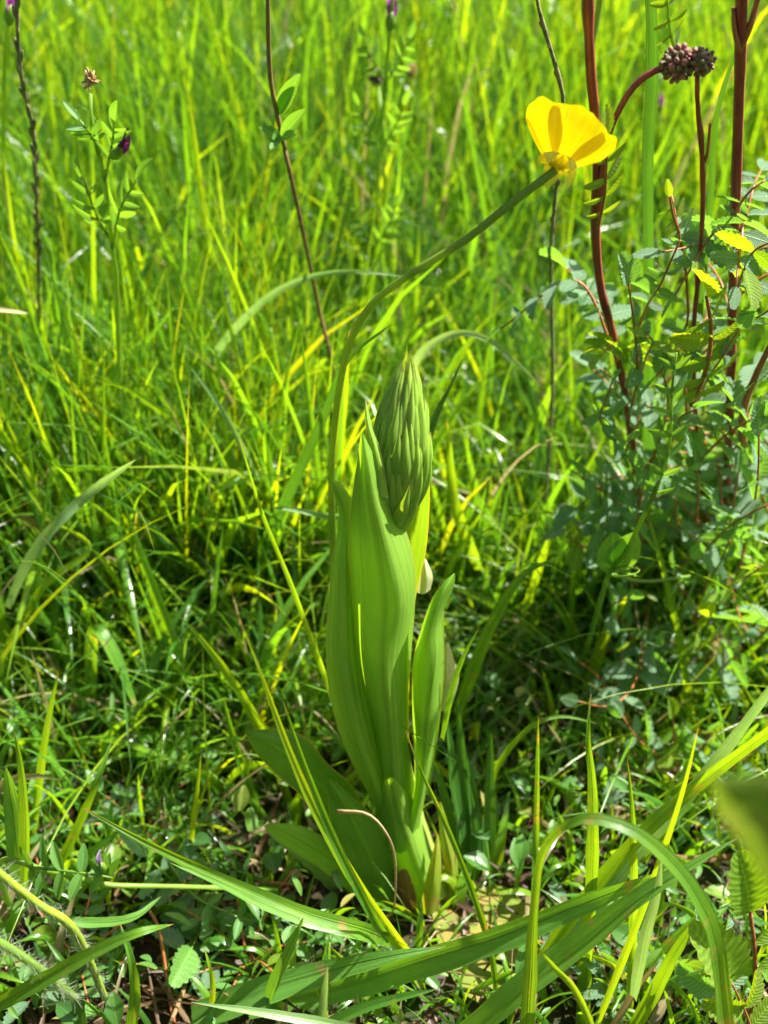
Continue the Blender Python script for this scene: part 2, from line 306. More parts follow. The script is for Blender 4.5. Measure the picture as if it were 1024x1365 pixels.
# ------------------------------------------------------------------ meadow
def field(name, roots, h, w, az, lean, curl, face, tint, rows=8, cols=3, kink=None, kt=None, z0=-0.002, twist=0.6, vfold=0.22, mat=None, base_w=0.7):
    N = len(roots); t = np.linspace(0, 1, rows)[None, :]
    th = lean[:, None] + curl[:, None]*t**1.6
    if kink is not None: th = th + kink[:, None]/(1+np.exp(-(t-kt[:, None])*26))
    ds = (h/(rows-1))[:, None]; thm = (th[:, 1:]+th[:, :-1])/2
    sx = np.concatenate([np.zeros((N, 1)), np.cumsum(np.sin(thm)*ds, 1)], 1); sz = np.concatenate([np.zeros((N, 1)), np.cumsum(np.cos(thm)*ds, 1)], 1)
    dx, dy = np.cos(az)[:, None], np.sin(az)[:, None]
    C = np.stack([roots[:, 0:1]+sx*dx, roots[:, 1:2]+sx*dy, np.maximum(sz+z0, 0.0006)], -1)
    T = np.stack([np.sin(th)*dx, np.sin(th)*dy, np.cos(th)], -1)
    fa = face[:, None]+twist*t; Sd = np.stack([np.cos(fa), np.sin(fa), np.zeros_like(fa)], -1)
    Sd = Sd - T*(Sd*T).sum(-1, keepdims=True); Sd /= np.linalg.norm(Sd, axis=-1, keepdims=True)+1e-9
    Nn = np.cross(T, Sd)
    prof = (base_w+(1-base_w)*np.minimum(t*3, 1))*(1-t**2.6)**0.9
    W = (w[:, None]*prof)[..., None]
    s = np.linspace(-1, 1, cols)
    V = np.stack([C + Sd*W*0.5*k + Nn*W*vfold*abs(k) for k in s], 2)
    U = np.broadcast_to(((s+1)/2)[None, None, :], (N, rows, cols)); VV = np.broadcast_to(t[:, :, None], (N, rows, cols))
    idx = np.arange(N*rows*cols).reshape(N, rows, cols)
    F = np.stack([idx[:, :-1, :-1], idx[:, :-1, 1:], idx[:, 1:, 1:], idx[:, 1:, :-1]], -1).reshape(-1, 4)
    me = mesh_np(name, V.reshape(-1, 3), F, np.stack([U, VV], -1).reshape(-1, 2), np.repeat(tint, rows*cols))
    o = link(name, me, mat or M_field); o['kind'] = 'stuff'; return o
def proj(x, y, z):
    d = (y+D)*CF.y+(z-H)*CF.z; u = (y+D)*CU.y+(z-H)*CU.z
    return PW/2+FPX*x/np.maximum(d, 0.01), PH/2-FPX*u/np.maximum(d, 0.01)
def clumpy(x, y, s):
    return np.sin(x*s+1.3*np.sin(y*s*0.7))*np.sin(y*s*1.1+1.7*np.sin(x*s*0.6)+2)
def meadow():
    def scatter(n, y0, y1, half, extra, p=1.0):
        y = y0+(y1-y0)*RNG.random(n)**p; x = (RNG.random(n)*2-1)*(half*(y+D)+extra); return x, y
    # middle and far grass behind the orchid
    n = 115000; x, y = scatter(n, 0.10, 2.6, 0.45, 0.09, 1.55)
    keep = (clumpy(x, y, 26)+RNG.random(n)*1.5 > 0.05); near = np.clip((y-0.10)/0.2, 0, 1)
    keep &= RNG.random(n) < (0.45+0.55*near)*np.where((x > 0.02) & (y < 0.30), 0.6, 1)
    x, y = x[keep], y[keep]; n = len(x); near = np.clip((y-0.10)/0.3, 0, 1)
    h = (0.055+0.105*near+np.where(x < -0.01, 0.03, 0)*(1-near))*(0.5+0.9*RNG.random(n)**1.2); h = np.minimum(h, 0.245)
    tint = np.clip(0.36+0.12*clumpy(x, y, 9)+RNG.normal(0, 0.24, n), 0.0, 0.86); dry = RNG.random(n) < 0.02; tint[dry] = 0.93+0.07*RNG.random(dry.sum())
    az = RNG.random(n)*2*np.pi
    far = y > 1.0
    for nm, sel, rows, cols in (('grass', ~far, 7, 3), ('grass', far, 5, 2)):
        k = sel.sum(); bend = RNG.random(k) < 0.22
        field(nm, np.stack([x, y], 1)[sel], h[sel]*(1.25 if rows == 7 else 1.2), (0.0010+0.0034*RNG.random(k)**2.0)*(1.0 if rows == 7 else 1.5), az[sel],
              0.03+0.22*RNG.random(k), 0.1+0.8*RNG.random(k)**1.8, RNG.random(k)*np.pi, tint[sel], rows, cols,
              kink=np.where(bend, 0.5+1.3*RNG.random(k), 0), kt=0.45+0.4*RNG.random(k))
    n = 9000; x, y = scatter(n, 2.6, 12, 0.6, 0.3, 1.3)
    field('grass', np.stack([x, y], 1), 0.16+0.16*RNG.random(n), 0.006+0.008*RNG.random(n), RNG.random(n)*6.28, 0.1+0.3*RNG.random(n), 0.6*RNG.random(n),
          RNG.random(n)*3.14, np.clip(RNG.normal(0.5, 0.15, n), 0, 0.86), 5, 2)
    # sides and behind the photographer
    n = 9000; x = (RNG.random(n)*2-1)*1.1; y = -0.9+2.2*RNG.random(n)
    out = (np.abs(x) > 0.45*(y+D)+0.12) | (y < -0.5)
    x, y = x[out], y[out]; n = len(x)
    field('grass', np.stack([x, y], 1), 0.10+0.14*RNG.random(n), 0.002+0.003*RNG.random(n), RNG.random(n)*6.28, 0.05+0.3*RNG.random(n), 0.7*RNG.random(n),
          RNG.random(n)*3.14, np.clip(RNG.normal(0.45, 0.17, n), 0, 0.86), 6, 3)
    # near short grass around the orchid
    n = 24000; x = (RNG.random(n)*2-1)*0.26; y = -0.06+0.30*RNG.random(n)
    u, v = proj(x, y, 0.0)
    gq = ground(655, 1268); keep = (np.hypot(x-0.008, y) > 0.012) & (np.hypot(x-gq.x, (y-gq.y)*1.1) > 0.015) & (clumpy(x, y, 60)+RNG.random(n)*1.6 > 0.35) & (RNG.random(n) < np.clip(0.34+(y+0.03)*4, 0.3, 1))
    x, y = x[keep], y[keep]; n = len(x)
    h = (0.016+0.032*RNG.random(n)**1.3) + np.clip(y-0.03, 0, 0.2)*0.42*(0.3+RNG.random(n)) + np.where((x < -0.02) & (y > 0.01), 0.06*RNG.random(n)**2.2, 0); hmax = np.where(np.abs(x-0.006) < 0.03, 0.03+np.clip(y, 0, 1)*0.35, 1); hmax = np.where((np.abs(x) < 0.09) & (y < 0.01), 0.027, hmax); h = np.minimum(h, hmax)
    tint = np.clip(RNG.normal(0.42, 0.2, n), 0.0, 0.88); dry = RNG.random(n) < 0.10; tint[dry] = 0.97
    bend = RNG.random(n) < 0.3
    field('grass', np.stack([x, y], 1), h, 0.0008+0.0032*RNG.random(n)**2.2, RNG.random(n)*6.28, 0.05+0.5*RNG.random(n), 0.2+1.1*RNG.random(n), RNG.random(n)*3.14, tint, 9, 3,
          kink=np.where(bend, 0.5+1.2*RNG.random(n), 0), kt=0.4+0.4*RNG.random(n))
    # taller, broader upright blades standing out of the lower grass
    n = 2600; x = (RNG.random(n)*2-1)*0.55; y = 0.055+0.60*RNG.random(n)**1.3
    keep = (np.abs(x) < 0.45*(y+D)+0.05) & ((x < -0.012) | (y > 0.24) | (RNG.random(n) < 0.25)) & (clumpy(x, y, 31)+RNG.random(n)*1.3 > 0.15); x, y = x[keep], y[keep]; n = len(x)
    field('grass', np.stack([x, y], 1), np.minimum(0.05+0.13*RNG.random(n)*np.clip(0.35+y*3, 0, 1), 0.2), 0.0020+0.0032*RNG.random(n)**1.6, RNG.normal(2.6, 1.4, n), 0.03+0.24*RNG.random(n), 0.5*RNG.random(n)**2, RNG.normal(0, 0.6, n),
          np.clip(RNG.normal(0.38, 0.26, n), 0.0, 0.88), 9, 3, twist=0.9)
    # thin arching and fallen stalks through the lower grass
    n = 2600; x, y = scatter(n, 0.045, 0.75, 0.42, 0.1, 1.2); kk = (np.abs(x-0.01) > 0.07) | (y > 0.14); x, y = x[kk], y[kk]; n = len(x)
    field('grass', np.stack([x, y], 1), 0.06+0.13*RNG.random(n), 0.0005+0.0009*RNG.random(n), RNG.random(n)*6.28, 0.3+0.6*RNG.random(n), 0.6+1.0*RNG.random(n), RNG.random(n)*3.14,
          np.clip(RNG.normal(0.7, 0.2, n), 0.2, 1.0), 10, 3)
    # dead litter lying about on the soil
    n = 14000; x = (RNG.random(n)*2-1)*0.42; y = -0.1+0.75*RNG.random(n)**1.2
    field('litter', np.stack([x, y], 1), 0.006+0.03*RNG.random(n)**2, 0.0006+0.0020*RNG.random(n)**2, RNG.random(n)*6.28, 1.15+0.40*RNG.random(n), -0.3+0.6*RNG.random(n), RNG.random(n)*3.14,
          RNG.random(n)**1.5, 5, 3, z0=0.0005+0.004*RNG.random(n)[:, None], mat=M_litter, vfold=0.3, twist=1.2, base_w=0.9)
meadow()

# ------------------------------------------------------------------ small leaves close to the soil
def ground_cover():
    n = 15000; x = (RNG.random(n)*2-1)*0.42; y = -0.07+0.60*RNG.random(n)
    keep = (np.hypot(x-0.008, y) > 0.02) & (clumpy(x+0.3, y, 34)+1.1*RNG.random(n)+np.where(x > 0.03, 0.45, 0.1) > 0.45)
    x, y = x[keep], y[keep]; n = len(x)
    rows, cols = 6, 5; t = np.linspace(0, 1, rows); s = np.linspace(-1, 1, cols)
    az = RNG.random(n)*6.28; L = 0.0030+0.0065*RNG.random(n)**1.5; W = L*(0.14+0.26*RNG.random(n)**1.5); z = 0.002+0.026*RNG.random(n)**1.6+np.where((y > 0.04), 0.02*RNG.random(n), 0)
    el = RNG.normal(0.15, 0.45, n); d = np.stack([np.cos(az)*np.cos(el), np.sin(az)*np.cos(el), np.sin(el)], 1)
    sd_ = np.stack([-np.sin(az), np.cos(az), RNG.normal(0, 0.35, n)], 1); sd_ /= np.linalg.norm(sd_, axis=1, keepdims=True); nn = np.cross(d, sd_)
    C = np.stack([x, y, z], 1)
    prof = np.sin(np.pi*np.clip(t*0.93+0.05, 0, 1))**0.8
    V = C[:, None, None]+d[:, None, None]*(L[:, None, None]*t[None, :, None])[..., None]+sd_[:, None, None]*((W[:, None, None]*prof[None, :, None]*s[None, None, :])[..., None]) \
        + nn[:, None, None]*((W[:, None, None]*prof[None, :, None]*np.abs(s)[None, None, :]*0.35 - L[:, None, None]*0.25*(t[None, :, None]-0.4)**2)[..., None])
    V[..., 2] = np.maximum(V[..., 2], 0.0015)
    idx = np.arange(n*rows*cols).reshape(n, rows, cols); F = np.stack([idx[:, :-1, :-1], idx[:, :-1, 1:], idx[:, 1:, 1:], idx[:, 1:, :-1]], -1).reshape(-1, 4)
    U = np.broadcast_to(((s+1)/2)[None, None, :], (n, rows, cols)); VV = np.broadcast_to(t[None, :, None], (n, rows, cols))
    o = link('ground_cover', mesh_np('ground_cover', V.reshape(-1, 3), F, np.stack([U, VV], -1).reshape(-1, 2), np.repeat(np.clip(RNG.normal(0.45, 0.22, n), 0, 0.95), rows*cols)), M_cover)
    o['kind'] = 'stuff'
ground_cover()

# ------------------------------------------------------------------ leaf and blade builders
def blade_rows(pts, wpx, roll=0.0, n=22, cols=5, fold=0.18, prof=None, rolls=None):
    """pts: world points root to tip; the blade's width is wpx photo pixels at its own distance"""
    C = catmull(pts, n); rows = []
    for i, p in enumerate(C):
        t = i/(n-1); T = (C[min(i+1, n-1)]-C[max(i-1, 0)]).normalized(); V = (CAMP-p).normalized()
        Sd = T.cross(V)
        Sd = Sd.normalized() if Sd.length > 1e-5 else Vector((1, 0, 0)); Nn = Sd.cross(T).normalized()
        a = (roll if rolls is None else interp(rolls, t))+0.38*math.sin(t*3.6+wpx*1.7)
        Sd, Nn = Sd*math.cos(a)+Nn*math.sin(a), Nn*math.cos(a)-Sd*math.sin(a)
        f = (0.65+0.35*min(1, t*4))*max(0.0, 1-t**3.2)**0.75 if prof is None else interp(prof, t)
        w_ = wpx*scl(p)*f/max(0.55, abs(math.cos(a)))
        w_ *= 1+0.05*math.sin(i*1.7+wpx)
        row = []
        for j in range(cols):
            s = -1+2*j/(cols-1); row.append(p+Sd*w_*0.5*s-Nn*w_*fold*(abs(s)-0.3)*-1)
        rows.append(row)
    return rows
def P(*pts):
    """pixel path; a Y that is left out repeats the one before"""
    out = []; Y = 0
    for q in pts:
        if len(q) == 3: Y = q[2]
        out.append(at(q[0], q[1], Y))
    return out
BG = 'long grass blades around the orchid'
def blade(label, wpx, pts, mat=None, roll=0.3, fold=0.18, **k):
    W = P(*pts); b = W[0]; mb = MB(); wpx = wpx*(0.8 if wpx > 19 else 0.92); mb.grid(rows_shift(blade_rows(W, wpx, roll, fold=fold, **k), b))
    o = link('grass_blade', mb.mesh('grass_blade'), mat or M_blade); o.location = b
    return tag(o, label, 'grass blade', BG)

def leaf_from_edges(name, rows_px, mat, root, nv=26, nu=9, wob=0.0):
    """rows_px: list from base to tip of [(px,py,Y) ...] across; smoothed both ways"""
    m = len(rows_px[0]); cols = [catmull([at(*r[j]) for r in rows_px], nv) for j in range(m)]
    rows = []
    for i in range(nv):
        r = catmull([c[i] for c in cols], nu)
        if wob: r = [p+Vector((0, 1, 0))*wob*math.sin(i*0.9+j*1.3) for j, p in enumerate(r)]
        rows.append(r)
    mb = MB(); mb.grid(rows); return world_part(name, mb, mat, root)

# ------------------------------------------------------------------ the orchid
def orchid():
    root = thing('orchid', 'upright young orchid with tightly sheathed leaves and closed cone of bracts, in the middle', 'orchid', ground(566, 1190))
    # fleshy stem inside the sheaths
    mb = MB(); mb.tube([at(x, y, Y) for x, y, Y in ((572, 1192, 0.0), (560, 1150, 0.0), (545, 1090, 0.0), (532, 1020, 0.0), (522, 940, 0), (516, 840, 0), (520, 740, 0), (530, 660, 0))],
                       [0.0068, 0.0060, 0.0044, 0.0034, 0.0028, 0.0024, 0.0024, 0.002], 20); world_part('stem', mb, M_stem, root)
    # leaf behind on the right, lit through
    leaf_from_edges('leaf', [[(500, 1000, 0.004), (520, 1000, 0.008), (545, 1000, 0.004)], [(500, 900, 0.006), (525, 900, 0.010), (546, 900, 0.004)], [(505, 800, 0.007), (535, 800, 0.012), (553, 805, 0.004)],
                             [(510, 720, 0.007), (545, 720, 0.012), (568, 735, 0.003)], [(520, 660, 0.007), (552, 655, 0.011), (573, 670, 0.003)], [(540, 610, 0.007), (560, 600, 0.009), (572, 625, 0.004)], [(560, 585, 0.006), (564, 583, 0.007), (568, 590, 0.005)]], M_orchid_lit, root)
    # leaf C on the left: dark outer half, pale lit inner half
    c = leaf_from_edges('leaf', [[(500, 1075, -0.004), (512, 1075, -0.007), (525, 1075, -0.004), (534, 1075, 0.001)],
                             [(470, 1018, -0.001), (496, 1030, -0.009), (512, 1020, -0.003), (520, 1010, 0.004)],
                             [(447, 960, 0.002), (476, 970, -0.009), (496, 955, -0.002), (512, 950, 0.006)],
                             [(435, 890, 0.003), (460, 890, -0.007), (482, 885, -0.001), (503, 880, 0.007)],
                             [(436, 820, 0.003), (457, 820, -0.005), (475, 820, 0.000), (496, 820, 0.007)],
                             [(443, 750, 0.003), (458, 750, -0.003), (472, 750, 0.001), (490, 750, 0.006)],
                             [(452, 690, 0.002), (461, 695, -0.002), (468, 690, 0.002), (476, 690, 0.005)],
                             [(446, 660, -0.001), (452, 661, -0.002), (464, 658, 0.002), (470, 665, 0.005)],
                             [(437, 632, -0.001), (438, 633, -0.001), (439, 634, 0), (441, 636, 0.001)]], M_orchid, root, nv=34, nu=13)
    # leaf A: the big front sheath with its right margin folded to the sun
    leaf_from_edges('leaf', [[(505, 1120, -0.001), (516, 1130, -0.008), (530, 1130, -0.010), (545, 1125, -0.007), (556, 1110, -0.001)],
                             [(500, 1040, -0.001), (512, 1040, -0.007), (525, 1040, -0.010), (538, 1040, -0.007), (549, 1035, -0.001)],
                             [(488, 960, -0.000), (505, 960, -0.008), (520, 960, -0.011), (534, 960, -0.008), (543, 955, 0.000)],
                             [(472, 880, -0.000), (492, 880, -0.009), (512, 880, -0.012), (534, 880, -0.008), (548, 875, 0.000)],
                             [(468, 800, -0.001), (490, 800, -0.009), (515, 800, -0.012), (540, 800, -0.0105), (554, 790, -0.001)],
                             [(466, 730, -0.002), (484, 732, -0.009), (505, 735, -0.012), (521, 735, -0.0115), (548, 728, -0.002)],
                             [(470, 660, -0.004), (480, 662, -0.009), (490, 665, -0.012), (501, 665, -0.012), (526, 672, -0.004)],
                             [(477, 610, -0.007), (482, 612, -0.010), (487, 614, -0.0118), (491, 614, -0.0118), (503, 617, -0.008)],
                             [(481, 577, -0.010), (482, 576, -0.010), (483, 575, -0.0105), (484, 577, -0.010), (485, 579, -0.010)]], M_orchid, root, nv=40, nu=17)
    # leaf D: short leaf at the right
    leaf_from_edges('leaf', [[(522, 1128, -0.007), (532, 1138, -0.011), (546, 1130, -0.011), (556, 1118, -0.007)],
                             [(550, 1060, -0.002), (555, 1066, -0.008), (562, 1062, -0.009), (568, 1055, -0.004)],
                             [(552, 1000, -0.000), (562, 1003, -0.007), (572, 1000, -0.007), (579, 995, -0.001)],
                             [(549, 930, 0.000), (562, 933, -0.008), (578, 930, -0.008), (588, 925, 0.000)],
                             [(551, 880, -0.001), (564, 880, -0.008), (582, 878, -0.008), (591, 870, 0.001)],
                             [(561, 840, -0.002), (570, 840, -0.008), (583, 838, -0.006), (590, 820, 0.001)],
                             [(575, 800, -0.003), (583, 802, -0.007), (591, 800, -0.006), (599, 798, -0.001)],
                             [(592, 775, -0.003), (596, 776, -0.005), (600, 776, -0.005), (606, 778, -0.002)],
                             [(604, 765, -0.003), (605, 764, -0.003), (606, 764, -0.003), (607, 766, -0.003)]], M_orchid, root, nv=34, nu=11)
    # its far margin, yellow against the sun
    leaf_from_edges('leaf', [[(566, 1060, 0.001), (572, 1060, 0.003)], [(578, 980, 0.002), (584, 980, 0.004)], [(584, 900, 0.002), (592, 900, 0.005)], [(586, 850, 0.001), (592, 850, 0.004)], [(590, 815, 0.000), (592, 812, 0.002)]], M_orchid_lit, root, nv=16, nu=4)
    # strong sheath round the foot
    leaf_from_edges('leaf_sheath', [[(538, 1212, -0.004), (550, 1218, -0.010), (568, 1218, -0.012), (584, 1212, -0.009), (596, 1200, -0.001)],
                             [(532, 1180, -0.004), (545, 1184, -0.009), (562, 1186, -0.012), (580, 1182, -0.009), (590, 1172, -0.001)],
                             [(515, 1130, -0.004), (527, 1132, -0.009), (545, 1134, -0.012), (560, 1130, -0.010), (570, 1122, -0.002)],
                             [(503, 1075, -0.003), (512, 1078, -0.008), (528, 1082, -0.0105), (545, 1080, -0.009), (556, 1072, -0.002)],
                             [(512, 1040, -0.010), (518, 1038, -0.0115), (521, 1037, -0.012), (526, 1038, -0.0118), (530, 1044, -0.011)]], M_orchid, root, nv=22, nu=13)
    # old mottled scale and pale split sheath round the foot; brown piece paints shadow
    for q, mt in (([[(560, 1216, -0.012), (572, 1220, -0.014), (584, 1214, -0.012)], [(566, 1180, -0.0125), (577, 1180, -0.0145), (588, 1176, -0.012)], [(576, 1140, -0.010), (582, 1138, -0.0115), (588, 1140, -0.010)], [(582, 1112, -0.008), (583, 1111, -0.008), (584, 1112, -0.008)]], M_mott),
                  ([[(532, 1215, -0.008), (543, 1220, -0.012), (556, 1218, -0.013)], [(528, 1190, -0.008), (540, 1194, -0.012), (554, 1190, -0.0135)], [(526, 1172, -0.007), (535, 1170, -0.011), (548, 1172, -0.0125)], [(534, 1160, -0.010), (538, 1158, -0.0105), (542, 1160, -0.011)]], M_footshade),
                  ([[(592, 1206, -0.004), (600, 1208, -0.006), (612, 1200, -0.002)], [(592, 1160, -0.003), (602, 1160, -0.006), (612, 1155, -0.001)], [(586, 1110, -0.002), (592, 1108, -0.004), (600, 1106, -0.001)], [(584, 1070, -0.001), (586, 1069, -0.001), (588, 1070, -0.001)]], M_mott)):
        leaf_from_edges('leaf_sheath', q, mt, root, nv=14, nu=8, wob=0.0002)

    # narrow upright tooth in front of the foot
    # basal leaves spreading to the left, the dark green carrying their shade
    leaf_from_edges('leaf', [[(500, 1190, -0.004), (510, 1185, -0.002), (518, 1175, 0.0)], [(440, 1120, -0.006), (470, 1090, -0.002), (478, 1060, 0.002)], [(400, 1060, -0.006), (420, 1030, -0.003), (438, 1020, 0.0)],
                             [(365, 1030, -0.006), (385, 1005, -0.004), (412, 986, 0.0)], [(342, 1005, -0.006), (355, 990, -0.005), (380, 973, -0.001)], [(328, 976, -0.005), (330, 974, -0.005), (334, 972, -0.005)]], M_orchid_shade, root, nv=28, nu=10, wob=0.0003)
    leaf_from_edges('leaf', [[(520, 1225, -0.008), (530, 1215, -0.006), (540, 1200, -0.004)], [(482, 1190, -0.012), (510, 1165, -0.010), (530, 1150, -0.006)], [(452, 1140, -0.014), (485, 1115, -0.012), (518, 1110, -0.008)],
                             [(440, 1090, -0.014), (462, 1072, -0.013), (488, 1078, -0.009)], [(436, 1045, -0.013), (440, 1040, -0.013), (446, 1042, -0.012)]], M_orchid_shade, root, nv=24, nu=10, wob=0.0003)
    leaf_from_edges('leaf', [[(480, 1200, -0.01), (492, 1190, -0.008), (505, 1180, -0.006)], [(430, 1160, -0.013), (440, 1140, -0.012), (452, 1130, -0.010)], [(375, 1125, -0.015), (385, 1112, -0.014), (400, 1100, -0.012)], [(352, 1102, -0.015), (354, 1100, -0.015), (357, 1098, -0.015)]], M_orchid, root, nv=20, nu=8)
    # old mottled leaf lying towards the lower right
    o = leaf_from_edges('leaf', [[(575, 1215, -0.008), (590, 1205, -0.004), (605, 1195, 0.0)], [(590, 1275, -0.016), (630, 1235, -0.008), (660, 1180, 0.0)], [(620, 1325, -0.020), (665, 1270, -0.012), (702, 1205, -0.001)],
                             [(665, 1350, -0.022), (700, 1300, -0.014), (722, 1250, -0.006)], [(712, 1350, -0.02), (720, 1330, -0.017), (726, 1310, -0.012)]], M_mott, root, nv=24, nu=12, wob=0.0005)
    o['label'] = 'old yellowing mottled basal leaf'
    # pale withered sheaths at the back right
    for q in ([[(583, 945, 0.012), (592, 948, 0.010), (603, 940, 0.012)], [(583, 905, 0.012), (595, 905, 0.008), (612, 905, 0.012)], [(588, 880, 0.012), (596, 878, 0.009), (607, 885, 0.012)], [(593, 858, 0.012), (596, 856, 0.011), (599, 858, 0.012)]],
              [[(556, 790, 0.012), (565, 792, 0.010), (574, 786, 0.012)], [(560, 765, 0.012), (568, 765, 0.010), (577, 768, 0.012)], [(563, 745, 0.012), (566, 744, 0.012), (569, 747, 0.012)]]):
        o = leaf_from_edges('withered_sheath', q, M_cream, root, nv=12, nu=8)
    # flower spike: overlapping bracts
    ax = catmull([at(x, y, Y) for x, y, Y in ((522, 705, -0.001), (530, 640, -0.002), (534, 585, -0.002), (540, 520, -0.001), (545, 474, 0.0))], 40)
    env = [0.0034, 0.0047, 0.0056, 0.0060, 0.0059, 0.0051, 0.0037, 0.0022, 0.0004]
    mb = MB(); mb.tube(ax[:34], [0.72*e for e in env[:-2]]+[0.0006], 16); world_part('bud_core', mb, M_orchid_shade, root)  # core coloured dark to paint the shade in gaps between bracts
    N = 96; k = 0; Lax = (ax[-1]-ax[0]).length
    for i in range(N):
        f = (i+0.5)/N; t0 = -0.04+0.74*f**0.9; ang = i*2.39996+0.4
        ln = (0.44-0.12*f)*random.uniform(0.78, 1.15); hw0 = (0.0019-0.0006*f)*random.uniform(0.75, 1.2)
        rows = []; nr = 12; lift = random.uniform(0.0000, 0.0024)*(1-0.45*f)
        for a in range(nr):
            s = a/(nr-1); t = t0+ln*s; tt = min(max(t, 0), 1); p = interp(ax, tt)
            if t > 1: p = p+(ax[-1]-ax[-3]).normalized()*(t-1)*Lax
            if t < 0: p = p+(ax[0]-ax[2]).normalized()*(-t)*Lax
            T = (ax[-1]-ax[0]).normalized(); X = T.cross(Vector((0, 1, 0))).normalized(); Yv = X.cross(T)
            r = interp(env, tt)*(0.93+0.07*math.sin(math.pi*s))+lift*s-0.0006*(1-s)
            hw = hw0*max(0.02, math.sin(math.pi*min(1, 0.25+0.75*s)))**1.0 if s > 0.33 else hw0*(0.75+0.25*s/0.33)
            if s > 0.33: hw = hw0*(1-((s-0.33)/0.67)**1.15)+0.00004
            row = []; twist = ang+0.15*math.sin(i)*s
            for j in range(5):
                q = -1+0.5*j; aa = twist+q*hw/max(r, 0.0022)*0.95
                row.append(p+(X*math.sin(aa)-Yv*math.cos(aa))*(r+0.0009*(1-q*q)*min(1, 3*(1-s))))
            rows.append(row)
        mb = MB(); mb.grid(rows); world_part('bract', mb, M_bract, root)
    # lone bract rising at the left of the spike, reddish at its point
    leaf_from_edges('bract', [[(500, 660, -0.008), (508, 662, -0.0105), (518, 665, -0.009)], [(491, 600, -0.006), (500, 602, -0.009), (510, 610, -0.008)], [(487, 562, -0.004), (491, 565, -0.006), (497, 570, -0.005)], [(486, 533, -0.003), (487, 533, -0.003), (488, 534, -0.003)]], M_bract, root, nv=16, nu=7)
    # brown snail scar
orchid()

# ------------------------------------------------------------------ buttercup
def buttercup():
    base = ground(452, 960); root = thing('buttercup', 'single glossy yellow buttercup leaning to the right on a long arching green stalk', 'flower', base)
    A, B = at(741, 226, 0.012), at(762, 168, 0.018); axis = (B-A).normalized()
    pts = [base] + [at(*q) for q in ((446, 800, 0.05), (442, 640, 0.035), (447, 560, 0.03), (460, 480, 0.026), (480, 428, 0.022), (510, 392, 0.02), (560, 357, 0.017), (620, 320, 0.015), (680, 272, 0.013), (728, 236, 0.012))]+[A]
    mb = MB(); mb.tube(catmull(pts, 60), [0.0009, 0.0009, 0.0009, 0.00082, 0.00076, 0.00085], 14, flute=0.10); world_part('stalk', mb, M_bstem, root)
    X = axis.cross(Vector((0, 1, 0))).normalized(); Yv = axis.cross(X).normalized()
    hgt = (B-A).length*0.90; Rr = 54*scl(B)
    prof = [(0.0, 0.05), (0.12, 0.26), (0.3, 0.48), (0.5, 0.70), (0.7, 0.89), (0.88, 1.04), (1.0, 1.16)]
    offs = [0.25, 1.48, 2.76, 4.05, 5.25]; hts = [1.0, 0.98, 1.03, 1.0, 0.96]
    for k in range(5):
        rows = []; nr, nc = 16, 13; lay = 0.00025*(k % 2)
        for i in range(nr):
            s = i/(nr-1); r = interp([q[1] for q in prof], s)*Rr; z = interp([0.0, 0.13, 0.32, 0.52, 0.72, 0.9, 1.03], s)*hgt*hts[k]
            row = []
            for j in range(nc):
                q = -1+2*j/(nc-1); wa = 0.93*(0.55+0.45*math.sin(math.pi*min(1, 0.15+s*0.7)))
                aa = offs[k]+q*wa; dz = -hgt*0.13*abs(q)**3*s**2 - hgt*0.13*s*(X*math.cos(aa)+Yv*math.sin(aa)).x - hgt*0.07*math.exp(-(q/0.12)**2)*s**8 + hgt*0.035*math.sin(q*7+k*2)*s**2
                rr = r*(1+0.05*math.cos(q*2.2)+0.02*math.sin(5*q+k*2)*s)+lay
                row.append(A+axis*(z+dz)+(X*math.cos(aa)+Yv*math.sin(aa))*rr)
            rows.append(row)
        mb = MB(); mb.grid(rows); world_part('petal', mb, M_petal, root)
    for k in range(5):
        rows = []; a0 = 0.8+k*1.2566
        for i in range(9):
            s = i/8; r = Rr*(0.05+0.42*math.sin(s*1.9)); z = hgt*(0.10+0.22*math.sin(s*2.4)-0.42*s*s*(1.2 if k in (2, 3) else 0.7)); row = []
            for j in range(5):
                q = -1+0.5*j; hw = 0.0021*math.sin(math.pi*min(1, 0.2+s*0.8))**0.8+0.0001
                rad = (X*math.cos(a0)+Yv*math.sin(a0)); sd_ = axis.cross(rad)
                row.append(A+axis*(z-hgt*0.05*q*q)+rad*(r*1.05)+sd_*q*hw)
            rows.append(row)
        mb = MB(); mb.grid(rows); world_part('sepal', mb, M_sepal, root)
    mb = MB(); mb.blob(A+axis*hgt*0.25, axis, 0.0016, 0.0018); carp = world_part('carpels', mb, M_gstem, root)
    for k in range(34):
        a = k*2.4; rr = 0.0012+0.0022*random.random(); tip = A+axis*(hgt*0.52+random.uniform(-0.0005, 0.0005))+(X*math.cos(a)+Yv*math.sin(a))*rr
        mb = MB(); st = A+axis*hgt*0.15+(X*math.cos(a)+Yv*math.sin(a))*0.0010
        mb.tube(catmull([st, tip], 3), 0.00012, 4); mb.blob(tip, axis, 0.0003, 0.0007, 5, 4); world_part('stamen', mb, M_petal, root)
buttercup()

